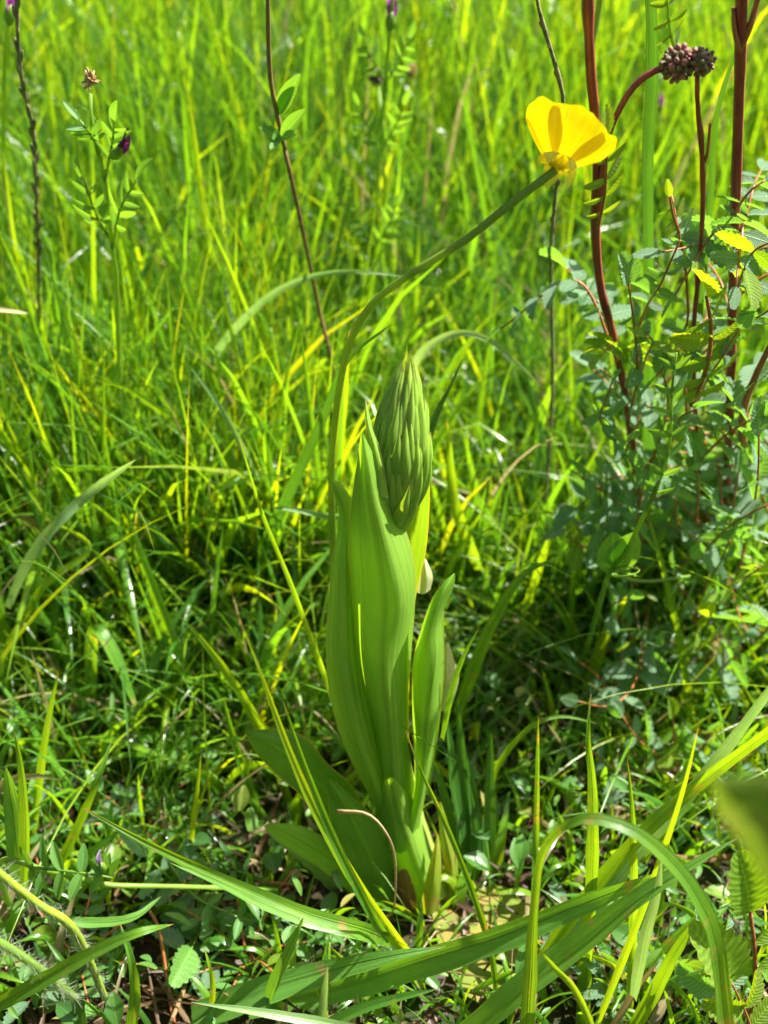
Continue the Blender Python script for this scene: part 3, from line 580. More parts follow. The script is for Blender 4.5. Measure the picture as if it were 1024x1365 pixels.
# ------------------------------------------------------------------ shared leaflets
def toothed(name, teeth=7, wid=0.5, fold=0.25, droop=0.12, seed=0):
    """unit leaflet along +Y with toothed margin, folded about its midrib"""
    rr = random.Random(seed); mb = MB(); rows = []; n = teeth*4+1
    for i in range(n):
        t = i/(n-1); w_ = wid*0.5*(math.sin(math.pi*min(1, 0.08+0.86*t**0.85))**0.75)
        ph = (t*teeth) % 1.0; tooth = (1-abs(ph-0.35)/0.65)
        w2 = w_*(0.70+0.40*tooth); z = -droop*t*t
        row = []
        for s in (-1, -0.5, 0, 0.5, 1):
            ww = w2 if abs(s) == 1 else w_*0.9
            fwd = 0.07*tooth*(abs(s) == 1)
            row.append(Vector((s*ww, t*0.95+fwd, z+abs(s)*w_*fold+0.012*math.sin(t*teeth*6.28)*abs(s))))
        rows.append(row)
    mb.grid(rows); return mb.mesh(name)
def oval(name, wid=0.34, fold=0.3, droop=0.05, notch=0.0):
    mb = MB(); rows = []
    for i in range(11):
        t = i/10; w_ = wid*0.5*math.sin(math.pi*min(1, 0.06+0.92*t**0.9))**0.7
        rows.append([Vector((s*w_, t, -droop*t*t+abs(s)*w_*fold)) for s in (-1, -0.5, 0, 0.5, 1)])
    mb.grid(rows); return mb.mesh(name)
LEAFLETS = {}
def leaflet_mesh(kind, mat, v):
    key = (kind, mat.name, v)
    if key not in LEAFLETS:
        me = toothed('leaflet', 6+v, 0.50+0.06*v, 0.15+0.25*v, 0.05+0.08*v, v) if kind == 'burnet' else toothed('leaflet', 7, 0.40, 0.25, 0.1, v) if kind == 'narrow' else oval('leaflet', 0.32+0.03*v, 0.12+0.22*v, 0.06*v)
        me.materials.append(mat); LEAFLETS[key] = me
    return LEAFLETS[key]
def leaf_frond(root, pts, pairs, size, mat, kind='burnet', up=None, stalk=None, rad=0.00035, start=0.3, terminal=True, ang=75, tw=0.25, tendril=False, taper=0.25, name='leaf', jit=0.3):
    """a compound leaf: stalk mesh as a part, leaflets as its sub-parts. size in metres"""
    b = Vector(root.location); C = catmull(pts, 24); mb = MB()
    path = C
    mb.tube(path, [rad*1.3, rad*0.7], 6)
    if tendril:
        t = (C[-1]-C[-3]).normalized(); sd_ = t.cross(Vector((0, 0, 1))).normalized(); q = [C[-1]]
        for i in range(1, 16): q.append(q[-1]+(t*math.cos(i*0.33)+sd_*math.sin(i*0.33))*0.0011)
        mb.tube(catmull(q, 30), [rad*0.6, rad*0.3], 5)
    st = world_part(name, mb, stalk or M_rach, root)
    up = Vector(up or (0, -0.35, 1)).normalized()
    def put(p, d, n, s):
        if kind == 'burnet': s *= 1.2*random.uniform(0.65, 1.15)
        nj = (n+Vector((random.gauss(0, tw), random.gauss(0, tw), random.gauss(0, tw)))).normalized()
        M = frame(p-b, d, nj, s*random.uniform(0.88, 1.1), random.uniform(0.9, 1.08))
        link('leaflet', leaflet_mesh(kind, mat, random.randrange(3)), mat, st, M)
    for i in range(pairs):
        t = start+(1-start)*(i+0.2)/(pairs-0.3+(0.6 if terminal else 0.2)); t = min(t, 0.985)
        p = interp(C, t); T = (interp(C, min(1, t+0.05))-interp(C, t-0.05)).normalized()
        Sd = T.cross(up)
        Sd = Sd.normalized() if Sd.length > 1e-4 else Vector((1, 0, 0)); n = Sd.cross(T).normalized()
        for sgn in (-1, 1):
            a = R(ang+random.uniform(-14, 14)); d = T*math.cos(a)+Sd*sgn*math.sin(a)+n*random.uniform(-jit, jit)
            put(p, d, n+Sd*sgn*random.uniform(-0.2, 0.3), size*(1-taper*abs(2*i/max(1, pairs-1)-0.9)))
    if terminal: put(C[-1], (C[-1]-C[-3]), up, size)
    return st
def sz(px, q): return px*scl(at(*q))

# ------------------------------------------------------------------ salad burnet
def flower_head(root, c, r, ax, n=46):
    mb = MB(); mb.blob(c, ax, r*0.7, r*0.8, 10, 8); hd = world_part('flower_head', mb, M_bud, root); b = Vector(root.location)
    if 'bud' not in LEAFLETS:
        q = []
        for mm in (M_bud, M_ping):
            m2 = MB(); m2.blob(Vector((0, 0.3, 0)), (0, 1, 0), 0.5, 0.62, 7, 6); me = m2.mesh('bud'); me.materials.append(mm); q.append(me)
        LEAFLETS['bud'] = q
    for i in range(n):
        z = 1-2*(i+0.5)/n; a = i*2.39996; rr = math.sqrt(1-z*z)
        X = Vector(ax).orthogonal().normalized(); Yv = Vector(ax).cross(X).normalized(); d = (X*math.cos(a)*rr+Yv*math.sin(a)*rr+Vector(ax)*z)
        o = link('bud', LEAFLETS['bud'][random.random() < 0.4], None, hd, frame(c+d*r*random.uniform(0.68, 0.88)-b, d+Vector((random.uniform(-0.3, 0.3), random.uniform(-0.3, 0.3), random.uniform(-0.3, 0.3))), Vector((0.1, 0.3, 1)), r*random.uniform(0.26, 0.42), random.uniform(0.8, 1.1)))
def stem_part(root, pts, rad, mat, n=10, name='stem', N=50, flute=0.06):
    rr = random.Random(len(pts)*7+N); rl = [interp(rad, i/(N-1))*rr.uniform(0.93, 1.07) for i in range(N)]
    if N >= 40:
        for k in range(4): i = rr.randrange(2, N-2); rl[i] *= 1.35
        pts = list(pts); flute = max(flute, 0.10)
    mb = MB(); mb.tube(catmull(pts, N), rl, n, flute); return world_part(name, mb, mat, root)
def A_(*q): return [at(*p) for p in q]
def fronds_about(r, pts, n, seed, size=0.0078):
    rr = random.Random(seed); C = catmull(pts, 40)
    for i in range(n):
        p = C[int(rr.uniform(0, 39.9))]; a = rr.uniform(0, 6.28); L = rr.uniform(0.016, 0.034); d = Vector((math.cos(a), math.sin(a)*0.8, 0))
        q = [p, p+d*L*0.4+Vector((0, 0, L*rr.uniform(0.2, 0.6))), p+d*L+Vector((0, 0, L*rr.uniform(-0.1, 0.7)))]
        for k in q: k.z = max(k.z, 0.003)
        leaf_frond(r, q, rr.choice((4, 5, 5, 6)), size*rr.uniform(0.75, 1.2), M_burnlit if rr.random() < 0.22 else M_burn, up=(0, -0.3, 1), start=0.2, tw=0.5)
def burnets():
    # plant A
    base = ground(872, 800); g = 'salad burnet plants with dark red stems'
    r = thing('burnet_plant', 'red-stemmed burnet beside the buttercup with a round flower head nodding on a curved side stalk', 'wild plant', base, g)
    stem_part(r, [base]+A_((864, 735, 0.10), (850, 650, 0.085), (836, 540, 0.07), (818, 450, 0.06), (800, 380, 0.052), (794, 300, 0.046), (797, 200, 0.04), (788, 100, 0.036), (784, 0, 0.03), (786, -60, 0.028)), [0.0009, 0.0010, 0.0011, 0.0011, 0.0010], M_red)
    stem_part(r, A_((797, 300, 0.044), (803, 240, 0.04), (812, 180, 0.038), (835, 130, 0.036), (858, 104, 0.035), (884, 90, 0.034)), [0.0008, 0.0007, 0.0007], M_red, name='side_stalk', N=24)
    c = at(903, 85, 0.033); flower_head(r, c, 23*scl(c), Vector((0.8, -0.2, 0.1)).normalized(), 52)
    stem_part(r, A_((788, 60, 0.034), (796, 25, 0.034), (803, -20, 0.034)), [0.0007, 0.0006], M_gstem, name='side_stalk', N=10)
    leaf_frond(r, A_((797, 305, 0.044), (806, 260, 0.036), (808, 225, 0.03), (810, 180, 0.026)), 4, sz(44, (808, 230, 0.03)), M_burnlit, 'narrow', up=(0.1, -1, 0.6), start=0.15, ang=60)
    leaf_frond(r, A_((838, 560, 0.07), (850, 500, 0.055), (846, 440, 0.048), (838, 378, 0.042)), 5, sz(47, (840, 450, 0.05)), M_burn, up=(0.3, -0.7, 0.9), start=0.1, tw=0.45)
    leaf_frond(r, A_((858, 760, 0.09), (815, 745, 0.075), (803, 700, 0.07), (800, 640, 0.06)), 4, sz(44, (800, 690, 0.065)), M_burn, up=(0.2, -0.6, 1), start=0.25, tw=0.35)
    leaf_frond(r, A_((850, 650, 0.085), (875, 600, 0.07), (890, 540, 0.06), (885, 500, 0.055)), 4, sz(46, (885, 540, 0.06)), M_burn, up=(0.3, -0.5, 1), start=0.2, tw=0.4)
    leaf_frond(r, A_((866, 790, 0.10), (850, 900, 0.05), (815, 940, 0.03), (770, 935, 0.02)), 4, sz(42, (800, 930, 0.03)), M_burn, up=(0, -0.3, 1), start=0.35, tw=0.4)
    fronds_about(r, [base+Vector((0, 0, 0.01))]+A_((864, 735, 0.10), (850, 650, 0.085), (836, 540, 0.07), (820, 470, 0.06)), 28, 3)
    # plant B
    base = ground(968, 760)
    r = thing('burnet_plant', 'tallest burnet, straight thick dark red stem and yellow-lit toothed leaves, at the right edge', 'wild plant', base, g)
    stem_part(r, [base]+A_((970, 640, 0.09), (972, 560, 0.075), (976, 440, 0.06), (980, 300, 0.05), (985, 150, 0.042), (988, 60, 0.036), (990, -60, 0.03)), [0.0010, 0.0012, 0.0013, 0.0012, 0.0012], M_red)
    stem_part(r, A_((986, 70, 0.036), (1000, 35, 0.034), (1010, 0, 0.034), (1016, -40, 0.03)), [0.0007, 0.0006], M_rach, name='side_stalk', N=14)
    stem_part(r, A_((988, 70, 0.036), (980, 45, 0.034), (978, 10, 0.034)), [0.0006, 0.0005], M_rach, name='side_stalk', N=10)
    leaf_frond(r, A_((922, 540, 0.05), (942, 490, 0.04), (948, 440, 0.035), (942, 395, 0.03)), 5, sz(60, (945, 440, 0.035)), M_burnlit, up=(0.1, -0.9, 0.75), start=0.12, terminal=True, tw=0.3, rad=0.0006)
    leaf_frond(r, A_((978, 400, 0.055), (990, 365, 0.04), (1005, 335, 0.03), (1035, 320, 0.02)), 3, sz(62, (1005, 340, 0.03)), M_burnlit, up=(0.1, -0.7, 0.8), start=0.2, tw=0.3)
    leaf_frond(r, A_((990, 600, 0.07), (992, 545, 0.045), (1008, 500, 0.035), (1030, 455, 0.03)), 3, sz(68, (1005, 590, 0.045)), M_burn, up=(0.1, -0.7, 0.9), start=0.0, terminal=False, tw=0.3, rad=0.0011)
    leaf_frond(r, A_((985, 760, 0.08), (1000, 700, 0.05), (1010, 640, 0.035), (1012, 580, 0.03)), 5, sz(58, (1005, 650, 0.04)), M_burn, up=(-0.1, -0.6, 1), start=0.1, tw=0.4)
    leaf_frond(r, A_((972, 720, 0.085), (975, 690, 0.06), (985, 630, 0.055)), 3, sz(46, (980, 680, 0.06)), M_burn, up=(0, -0.6, 1), start=0.2, tw=0.4)
    leaf_frond(r, A_((970, 770, 0.10), (990, 830, 0.05), (1010, 850, 0.04), (1035, 820, 0.03)), 4, sz(42, (1000, 850, 0.04)), M_burn, up=(0, -0.3, 1), start=0.25, tw=0.5)
    leaf_frond(r, A_((975, 300, 0.05), (985, 275, 0.045), (1000, 255, 0.04), (1020, 240, 0.04)), 3, sz(34, (1000, 260, 0.04)), M_burn, 'narrow', up=(0, -0.7, 1), start=0.2)
    fronds_about(r, [base+Vector((0, 0, 0.01))]+A_((970, 640, 0.09), (972, 560, 0.075), (976, 440, 0.06), (980, 340, 0.05)), 32, 5)
    # plant C
    base = ground(950, 790)
    r = thing('burnet_plant', 'slender burnet with an upright dark flower head on a thin stem between two thicker ones', 'wild plant', base, g)
    stem_part(r, [base]+A_((935, 640, 0.09), (928, 560, 0.07), (924, 460, 0.055), (930, 380, 0.048), (937, 280, 0.042), (936, 200, 0.038), (930, 140, 0.034), (930, 98, 0.032)), [0.0006, 0.0007, 0.0007, 0.0006, 0.0005], M_red)
    stem_part(r, A_((935, 225, 0.040), (943, 205, 0.038), (947, 165, 0.036)), [0.0004, 0.0003], M_rach, name='side_stalk', N=8)
    c = at(935, 82, 0.031); flower_head(r, c, 19*scl(c), Vector((0.1, -0.3, 0.9)).normalized(), 40)
    stem_part(r, [base]+A_((925, 620, 0.085), (912, 500, 0.065), (918, 400, 0.055), (905, 310, 0.05), (895, 260, 0.05)), [0.0005, 0.0005, 0.0003], M_rach, name='side_stalk', N=20)
    leaf_frond(r, A_((905, 310, 0.05), (897, 285, 0.045), (893, 262, 0.042)), 3, sz(30, (900, 280, 0.045)), M_burnlit, 'narrow', up=(0, -1, 0.6), start=0.1)
    leaf_frond(r, A_((902, 70, 0.05), (893, 40, 0.045), (888, -20, 0.04)), 4, sz(30, (893, 40, 0.045)), M_burnlit, 'narrow', up=(0, -1, 0.6), start=0.1, stalk=M_gstem)
    leaf_frond(r, A_((950, 790, 0.12), (935, 730, 0.08), (905, 700, 0.07), (900, 660, 0.065)), 4, sz(40, (910, 700, 0.07)), M_burn, up=(0, -0.5, 1), start=0.3, tw=0.45)
    fronds_about(r, [base+Vector((0, 0, 0.01))]+A_((935, 640, 0.09), (928, 560, 0.07)), 24, 9)
    bc = r
    for k, (px, py, Y) in enumerate(((800, 560, 0.05), (835, 600, 0.045), (870, 455, 0.05), (905, 560, 0.04), (960, 480, 0.04), (930, 640, 0.045), (990, 690, 0.035), (1010, 760, 0.04), (960, 750, 0.05), (900, 770, 0.06), (850, 690, 0.05), (815, 810, 0.06), (930, 830, 0.055), (985, 870, 0.045), (1000, 560, 0.035), (880, 380, 0.045), (780, 640, 0.06), (760, 720, 0.07), (1015, 420, 0.03), (870, 860, 0.055))):
        c = at(px, py, Y); st = at(928 if px > 880 else 850, py+60, 0.08); up = Vector((random.uniform(-0.25, 0.25), -0.6, 0.8))
        e = c+Vector((random.uniform(-0.004, 0.004), -0.006, random.uniform(0.004, 0.014)))
        leaf_frond(bc, [st, st.lerp(c, 0.5)+Vector((0, 0, 0.002)), c, e], 4, sz(40, (px, py, Y)), M_burnlit if k % 5 == 2 else M_burn, up=up, start=0.35, tw=0.45)
    # low rosette D
    base = ground(905, 1035)
    r = thing('burnet_rosette', 'low burnet rosette with jagged teal and yellow leaflets under the long crossing blades', 'wild plant', base, g)
    for q, mt, px in ((((905, 1035, 0.04), (900, 1000, 0.035), (897, 955, 0.03)), M_burnlit, 48), (((905, 1035, 0.04), (880, 1010, 0.035), (850, 985, 0.03), (830, 955, 0.03)), M_burn, 42),
                      (((905, 1035, 0.04), (930, 1005, 0.035), (950, 975, 0.03)), M_burn, 44), (((905, 1040, 0.04), (850, 1040, 0.03), (800, 1010, 0.03), (770, 990, 0.03)), M_burn, 38),
                      (((905, 1040, 0.04), (925, 1080, 0.02), (930, 1120, 0.01)), M_burn, 40), (((905, 1040, 0.04), (960, 1030, 0.03), (1010, 1000, 0.03)), M_burn, 44),
                      (((905, 1035, 0.04), (840, 960, 0.045), (800, 905, 0.05), (770, 880, 0.05)), M_burn, 36)):
        leaf_frond(r, A_(*q), 3, sz(px, q[-1]), mt, up=(0, -0.5, 1), start=0.35, tw=0.45)
    # rosette E bottom right
    base = ground(990, 1400)
    r = thing('burnet_rosette', 'burnet rosette in the bottom corner with a red stalk and bright red-tipped toothed leaflets', 'wild plant', base, g)
    leaf_frond(r, A_((990, 1400, -0.06), (1005, 1330, -0.06), (1006, 1270, -0.06), (1000, 1215, -0.06)), 2, sz(86, (990, 1240, -0.06)), M_burnlit, up=(0.1, -0.8, 0.8), start=0.55, rad=0.0006, ang=60, tw=0.2)
    leaf_frond(r, A_((990, 1400, -0.06), (965, 1350, -0.055), (955, 1300, -0.05), (945, 1250, -0.05)), 2, sz(80, (950, 1300, -0.05)), M_burn, up=(0.1, -0.5, 1), start=0.4, ang=60)
    leaf_frond(r, A_((990, 1400, -0.06), (1000, 1370, -0.065), (985, 1330, -0.065), (975, 1310, -0.065)), 2, sz(80, (975, 1330, -0.065)), M_burnlit, up=(0.2, -0.8, 0.8), start=0.4, ang=55)
    leaf_frond(r, A_((990, 1400, -0.06), (900, 1330, -0.03), (870, 1270, -0.02), (860, 1220, -0.015)), 3, sz(60, (870, 1250, -0.02)), M_burn, up=(0.1, -0.5, 1), start=0.3)
    # leaf close to the lens
    q0 = ground(1230, 1500)
    r = thing('burnet_leaf', 'large out-of-focus leaf hanging close to the lens at the edge, brown above and yellow-green below', 'leaf', q0)
    pa = [q0, q0+Vector((0.0, -0.01, 0.09)), at(1120, 1090, -0.142), at(1030, 1050, -0.142)]
    mb = MB(); mb.tube(catmull(pa, 20), [0.001, 0.0006], 6); world_part('stalk', mb, M_rach, r)
    mb = MB(); mb.grid([[at(*p) for p in row] for row in ([(945, 1025, -0.143), (950, 1030, -0.143), (960, 1035, -0.143)], [(955, 1080, -0.142), (990, 1060, -0.1435), (1030, 1030, -0.142)], [(985, 1120, -0.141), (1020, 1090, -0.1425), (1060, 1050, -0.141)], [(1015, 1165, -0.14), (1045, 1140, -0.1415), (1085, 1100, -0.14)], [(1060, 1200, -0.14), (1070, 1190, -0.14), (1085, 1180, -0.14)])])
    world_part('leaflet', mb, leaf_mat('brown tipped leaf', [(0.25, (0.13, 0.24, 0.015)), (0.55, (0.15, 0.23, 0.04)), (0.85, (0.28, 0.26, 0.12))], (1.8, 1.7, 0.5), tfac=0.4, veins=2), r)
    # lower left jagged leaf
    base = ground(290, 1215)
    r = thing('burnet_rosette', 'small burnet rosette of crumpled jagged leaflets over bare soil below the long diagonal blade', 'wild plant', base, g)
    leaf_frond(r, A_((290, 1215, -0.01), (270, 1235, -0.02), (255, 1265, -0.03)), 2, sz(62, (255, 1250, -0.03)), M_vetch, 'burnet', up=(0.3, -0.5, 1), start=0.3, stalk=M_gstem)
    leaf_frond(r, A_((290, 1215, -0.01), (250, 1190, -0.01), (215, 1160, -0.01), (195, 1140, -0.01)), 3, sz(52, (215, 1160, -0.01)), M_burn, 'burnet', up=(0.3, -0.5, 1), start=0.3, stalk=M_gstem)
    leaf_frond(r, A_((290, 1215, -0.01), (240, 1270, -0.03), (200, 1290, -0.03)), 3, sz(50, (215, 1280, -0.03)), M_burn, 'burnet', up=(0.3, -0.5, 1), start=0.4, stalk=M_gstem)
    # background rosettes
    for i, (px, py, lab) in enumerate(((700, 830, 'dark shaded burnet rosette on the soil just right of the orchid tip leaf'), (780, 850, 'shaded burnet rosette at the foot of the climbing vetch stem'), (1000, 900, 'shaded burnet rosette at the right edge below the red stems'),
                                       (860, 890, 'shaded burnet rosette between the vetch stem and the red-stemmed plants'), (330, 700, 'small bright burnet rosette among grass left of the orchid'), (930, 860, 'shaded burnet rosette directly below the slender red stem'), (110, 1300, 'burnet rosette in the bottom-left corner between the hairy stems and dead orange stem'), (40, 1130, 'burnet rosette at the left edge around the broad dark pointed blade'), (190, 1120, 'burnet rosette behind the mauve-tipped diagonal blade at left'), (330, 1290, 'burnet rosette in front of the small dark bottom blade'), (290, 1010, 'small burnet rosette left of the round basal orchid leaf'), (800, 1290, 'burnet rosette hidden under the arched ribbon blade'))):
        base = ground(px, py); r = thing('burnet_rosette', lab, 'wild plant', base, g)
        for k in range(7):
            a = k*0.9+i; L = 0.028*random.uniform(0.8, 1.5) if (px > 500 and py < 1000) else 0.018; d = Vector((math.cos(a), math.sin(a), 0)); hh = random.uniform(0.4, 1.1)
            leaf_frond(r, [base, base+d*L*0.4+Vector((0, 0, L*0.6*hh)), base+d*L+Vector((0, 0, L*0.8*hh))], 4, 0.0085 if py < 1000 else 0.0062, M_burnlit if k == 3 else M_burn if px > 500 or k % 2 else M_vetch, up=(0, 0, 1), start=0.35, tw=0.4)
burnets()

# ------------------------------------------------------------------ vetches
def vflower(root, p, d, s, mat, name='flower'):
    mb = MB(); d = Vector(d).normalized(); mb.blob(p+d*s*0.25, d, s*0.16, s*0.3, 8, 6); calyx = world_part('calyx', mb, M_gstem, root)
    X = d.cross(Vector((0, 0.4, 1))).normalized(); Z = X.cross(d)
    for k, (sp, ln, lift) in enumerate(((0.42, 0.75, 0.35), (0.22, 0.62, 0.05), (0.22, 0.62, -0.08))):
        rows = []
        for i in range(8):
            t = i/7; w_ = s*sp*0.5*math.sin(math.pi*min(1, 0.12+0.83*t))**0.7
            rows.append([p+d*(s*(0.3+ln*t))+X*w_*q*0.8+Z*(s*lift*t*t+abs(q)*w_*(0.9 if k else -0.7)) for q in (-1, -0.5, 0, 0.5, 1)])
        mb = MB(); mb.grid(rows); world_part('petal', mb, mat, root)
def vetches():
    g = 'vetch plants'
    b = ground(165, 760, 0)
    r = thing('vetch', 'vetch with one drooping dark purple flower and narrow folded leaflets standing in the tall grass', 'wild flower', b, g)
    stem_part(r, [b]+A_((160, 560, 0.12), (156, 400, 0.10), (150, 330, 0.09), (140, 240, 0.08), (128, 190, 0.075), (120, 150, 0.075), (120, 125, 0.075)), [0.0009, 0.0008, 0.0006], M_gstem)
    vflower(r, at(150, 210, 0.075), at(180, 178, 0.07)-at(150, 210, 0.075), 46*scl(at(160, 200, 0.075)), M_dpurple)
    leaf_frond(r, A_((130, 195, 0.075), (118, 175, 0.07), (106, 160, 0.07)), 3, sz(34, (110, 180, 0.07)), M_vetch, 'oval', up=(0, -1, 0.7), stalk=M_gstem, tendril=True, ang=50)
    leaf_frond(r, A_((140, 240, 0.08), (150, 190, 0.075), (152, 160, 0.07)), 4, sz(34, (150, 180, 0.07)), M_vetch, 'oval', up=(0, -1, 0.7), stalk=M_gstem, ang=45)
    leaf_frond(r, A_((150, 330, 0.09), (160, 280, 0.08), (182, 240, 0.075)), 4, sz(40, (170, 270, 0.08)), M_vetch, 'oval', up=(0, -1, 0.7), stalk=M_gstem, ang=45)
    leaf_frond(r, A_((148, 320, 0.09), (130, 290, 0.08), (112, 240, 0.075)), 4, sz(36, (125, 270, 0.08)), M_vetch, 'oval', up=(0, -1, 0.7), stalk=M_gstem, ang=45)
    vv = at(122, 108, 0.075)
    mb = MB()
    for k in range(40):
        d = Vector((random.gauss(0, 1), random.gauss(0, 1), random.gauss(0.4, 1))).normalized(); mb.blob(vv+d*0.0022*random.random(), d, 0.0004, 0.0013, 5, 4)
    world_part('withered_flower', mb, M_tan, r)
    # brown stalk left of centre
    b = ground(455, 640)
    r = thing('vetch', 'tall thin brown stalk with a leafy green node, leaning behind the orchid to the left', 'wild plant', b, g)
    stem_part(r, [b]+A_((444, 500, 0.13), (425, 410, 0.12), (400, 290, 0.10), (380, 200, 0.09)), [0.0007, 0.0007, 0.0006], M_brown, N=30)
    stem_part(r, A_((380, 200, 0.09), (370, 155, 0.085), (360, 100, 0.08), (357, 0, 0.07), (358, -50, 0.07)), [0.0006, 0.0006, 0.0005], M_brown, N=24)
    for (x, y, x2, y2, s_) in ((374, 185, 350, 170, 1), (376, 182, 402, 150, 1.2), (372, 150, 395, 105, 1.5), (372, 150, 388, 120, 1), (376, 184, 392, 178, 0.8), (372, 184, 362, 196, 0.8)):
        p0, p1 = at(x, y, 0.085), at(x2, y2, 0.078); link('leaflet', leaflet_mesh('oval', M_vetch, 1), M_vetch, r, frame(p0-b, p1-p0, Vector((0, -1, 0.6)), (p1-p0).length*1.1, 0.9))
    # climbing vetch right of centre
    b = ground(768, 905)
    r = thing('vetch', 'climbing vetch with paired dark oval leaflets and a curled tendril, before the red stems', 'wild plant', b, g)
    stem_part(r, [b]+A_((790, 840, 0.045), (812, 765, 0.035), (835, 735, 0.03), (862, 680, 0.025), (880, 640, 0.022)), [0.0008, 0.0008, 0.0006], M_gstem, N=30)
    leaf_frond(r, A_((862, 680, 0.025), (880, 640, 0.022), (893, 590, 0.02), (896, 520, 0.018), (902, 470, 0.018)), 7, sz(36, (890, 590, 0.02)), M_vetch, 'oval', up=(0.15, -1, 0.7), stalk=M_gstem, start=0.12, terminal=False, ang=48, tw=0.15)
    leaf_frond(r, A_((812, 765, 0.035), (830, 755, 0.03), (850, 758, 0.025)), 1, sz(40, (820, 740, 0.03)), M_vetch, 'oval', up=(0.1, -1, 0.6), stalk=M_gstem, start=0.1, terminal=False, tendril=True)
    p0, p1 = at(815, 762, 0.034), at(835, 712, 0.03)
    for dx in (-14, 12):
        p1 = at(832+dx, 715, 0.03); link('stipule', leaflet_mesh('oval', M_vetch, 0), M_vetch, r, frame(p0-b, p1-p0, Vector((0, -1, 0.4)), (p1-p0).length*1.1, 1.7))
    stem_part(r, A_((812, 765, 0.035), (860, 775, 0.04), (920, 768, 0.045)), [0.0006, 0.0005], M_gstem, name='side_stalk', N=10)
    # bottom left vetch leaf with lilac bud
    b = ground(20, 1230)
    r = thing('vetch', 'vetch spray with paired leaflets and a pale lilac bud lying over the bottom-left undergrowth', 'wild plant', b, g)
    stem_part(r, [b]+A_((0, 1150, -0.03), (60, 1160, -0.032), (110, 1172, -0.035), (150, 1180, -0.035), (240, 1182, -0.03), (370, 1186, -0.02)), [0.0007, 0.0007, 0.0005], M_gstem)
    leaf_frond(r, A_((40, 1156, -0.032), (80, 1160, -0.035), (120, 1165, -0.036), (150, 1170, -0.036)), 5, sz(46, (100, 1160, -0.035)), M_vetch, 'oval', up=(0, -0.9, 0.5), stalk=M_gstem, start=0.0, terminal=False, ang=100, jit=0.5)
    vflower(r, at(140, 1160, -0.036), at(122, 1130, -0.036)-at(140, 1160, -0.036), 30*scl(at(130, 1140, -0.036)), M_lilac)
    for k in range(7):
        p0 = at(140, 1170, -0.035); p1 = at(118+k*7, 1135+abs(k-3)*3, -0.035+0.002*(k % 3)); link('leaflet', leaflet_mesh('oval', M_vetch, k % 3), M_vetch, r, frame(p0-b, p1-p0, Vector((0, -1, 0.4)), (p1-p0).length, 0.8))
    # lower left-centre vetch leaf with orange tendril
    b = ground(245, 1190)
    r = thing('vetch', 'vetch leaf with stubby folded leaflets and orange curling tip beneath the long diagonal blade', 'wild plant', b, g)
    leaf_frond(r, A_((225, 1150, -0.012), (260, 1195, -0.02), (300, 1215, -0.024), (340, 1228, -0.026), (365, 1208, -0.028)), 4, sz(32, (290, 1210, -0.02)), M_vetch, 'oval', up=(0.1, -0.3, 1), stalk=M_gstem, start=0.15, terminal=False, ang=85, jit=0.6)
    stem_part(r, [b]+A_((232, 1165, -0.012), (225, 1150, -0.012)), [0.0005, 0.0004], M_gstem, N=8)
    b = ground(190, 1005)
    r = thing('vetch', 'low vetch sprig with rows of small oval leaflets near the white fluff at left', 'wild plant', b, g)
    leaf_frond(r, [b]+A_((220, 985, 0.04), (255, 1010, 0.03), (300, 1045, 0.02)), 7, sz(34, (250, 1000, 0.03)), M_vetch, 'oval', up=(0, -0.8, 0.8), stalk=M_gstem, start=0.15, tw=0.2)
    leaf_frond(r, [b]+A_((180, 960, 0.045), (150, 945, 0.045), (120, 950, 0.045)), 5, sz(30, (150, 950, 0.045)), M_vetch, 'oval', up=(0, -0.5, 1), stalk=M_gstem, start=0.15)
    # top centre: purple flower and withered heads
    b = ground(500, 600)
    r = thing('vetch', 'blurred vetch reaching the top centre with a purple flower above feathery leaflets', 'wild flower', b, g)
    stem_part(r, [b]+A_((500, 400, 0.22), (505, 220, 0.2), (515, 100, 0.18), (522, 20, 0.17), (524, -30, 0.17)), [0.001, 0.0008, 0.0006], M_gstem, N=30)
    vflower(r, at(520, 40, 0.17), at(523, 0, 0.17)-at(520, 40, 0.17), 44*scl(at(522, 20, 0.17)), M_purple)
    for (x, y) in ((515, 110), (508, 200), (500, 330)):
        for sg in (-1, 1):
            leaf_frond(r, A_((x, y, 0.19), (x+sg*18, y-30, 0.185), (x+sg*30, y-60, 0.18)), 4, sz(26, (x, y, 0.18)), M_vetch, 'oval', up=(0, -1, 0.6), stalk=M_gstem, start=0.15, ang=50)
    b = ground(10, 480)
    r = thing('vetch', 'vetch with a bright pink-purple flower cut by the top-left corner', 'wild flower', b, g)
    stem_part(r, [b]+A_((5, 200, 0.2), (8, 60, 0.17), (12, 30, 0.16)), [0.001, 0.0008, 0.0006], M_gstem, N=24)
    vflower(r, at(12, 32, 0.16), at(16, -8, 0.16)-at(12, 32, 0.16), 46*scl(at(12, 10, 0.16)), M_purple)
    # small distant pink flower behind red stems
    b = ground(880, 420)
    r = thing('vetch', 'distant vetch with tiny pink petal between the wide blade and the thin red stem', 'wild flower', b, g)
    stem_part(r, [b]+A_((880, 220, 0.3), (878, 150, 0.28)), [0.001, 0.0006], M_gstem, N=16)
    vflower(r, at(878, 150, 0.28), Vector((0.1, -0.2, 1)), 22*scl(at(878, 140, 0.28)), M_purple)
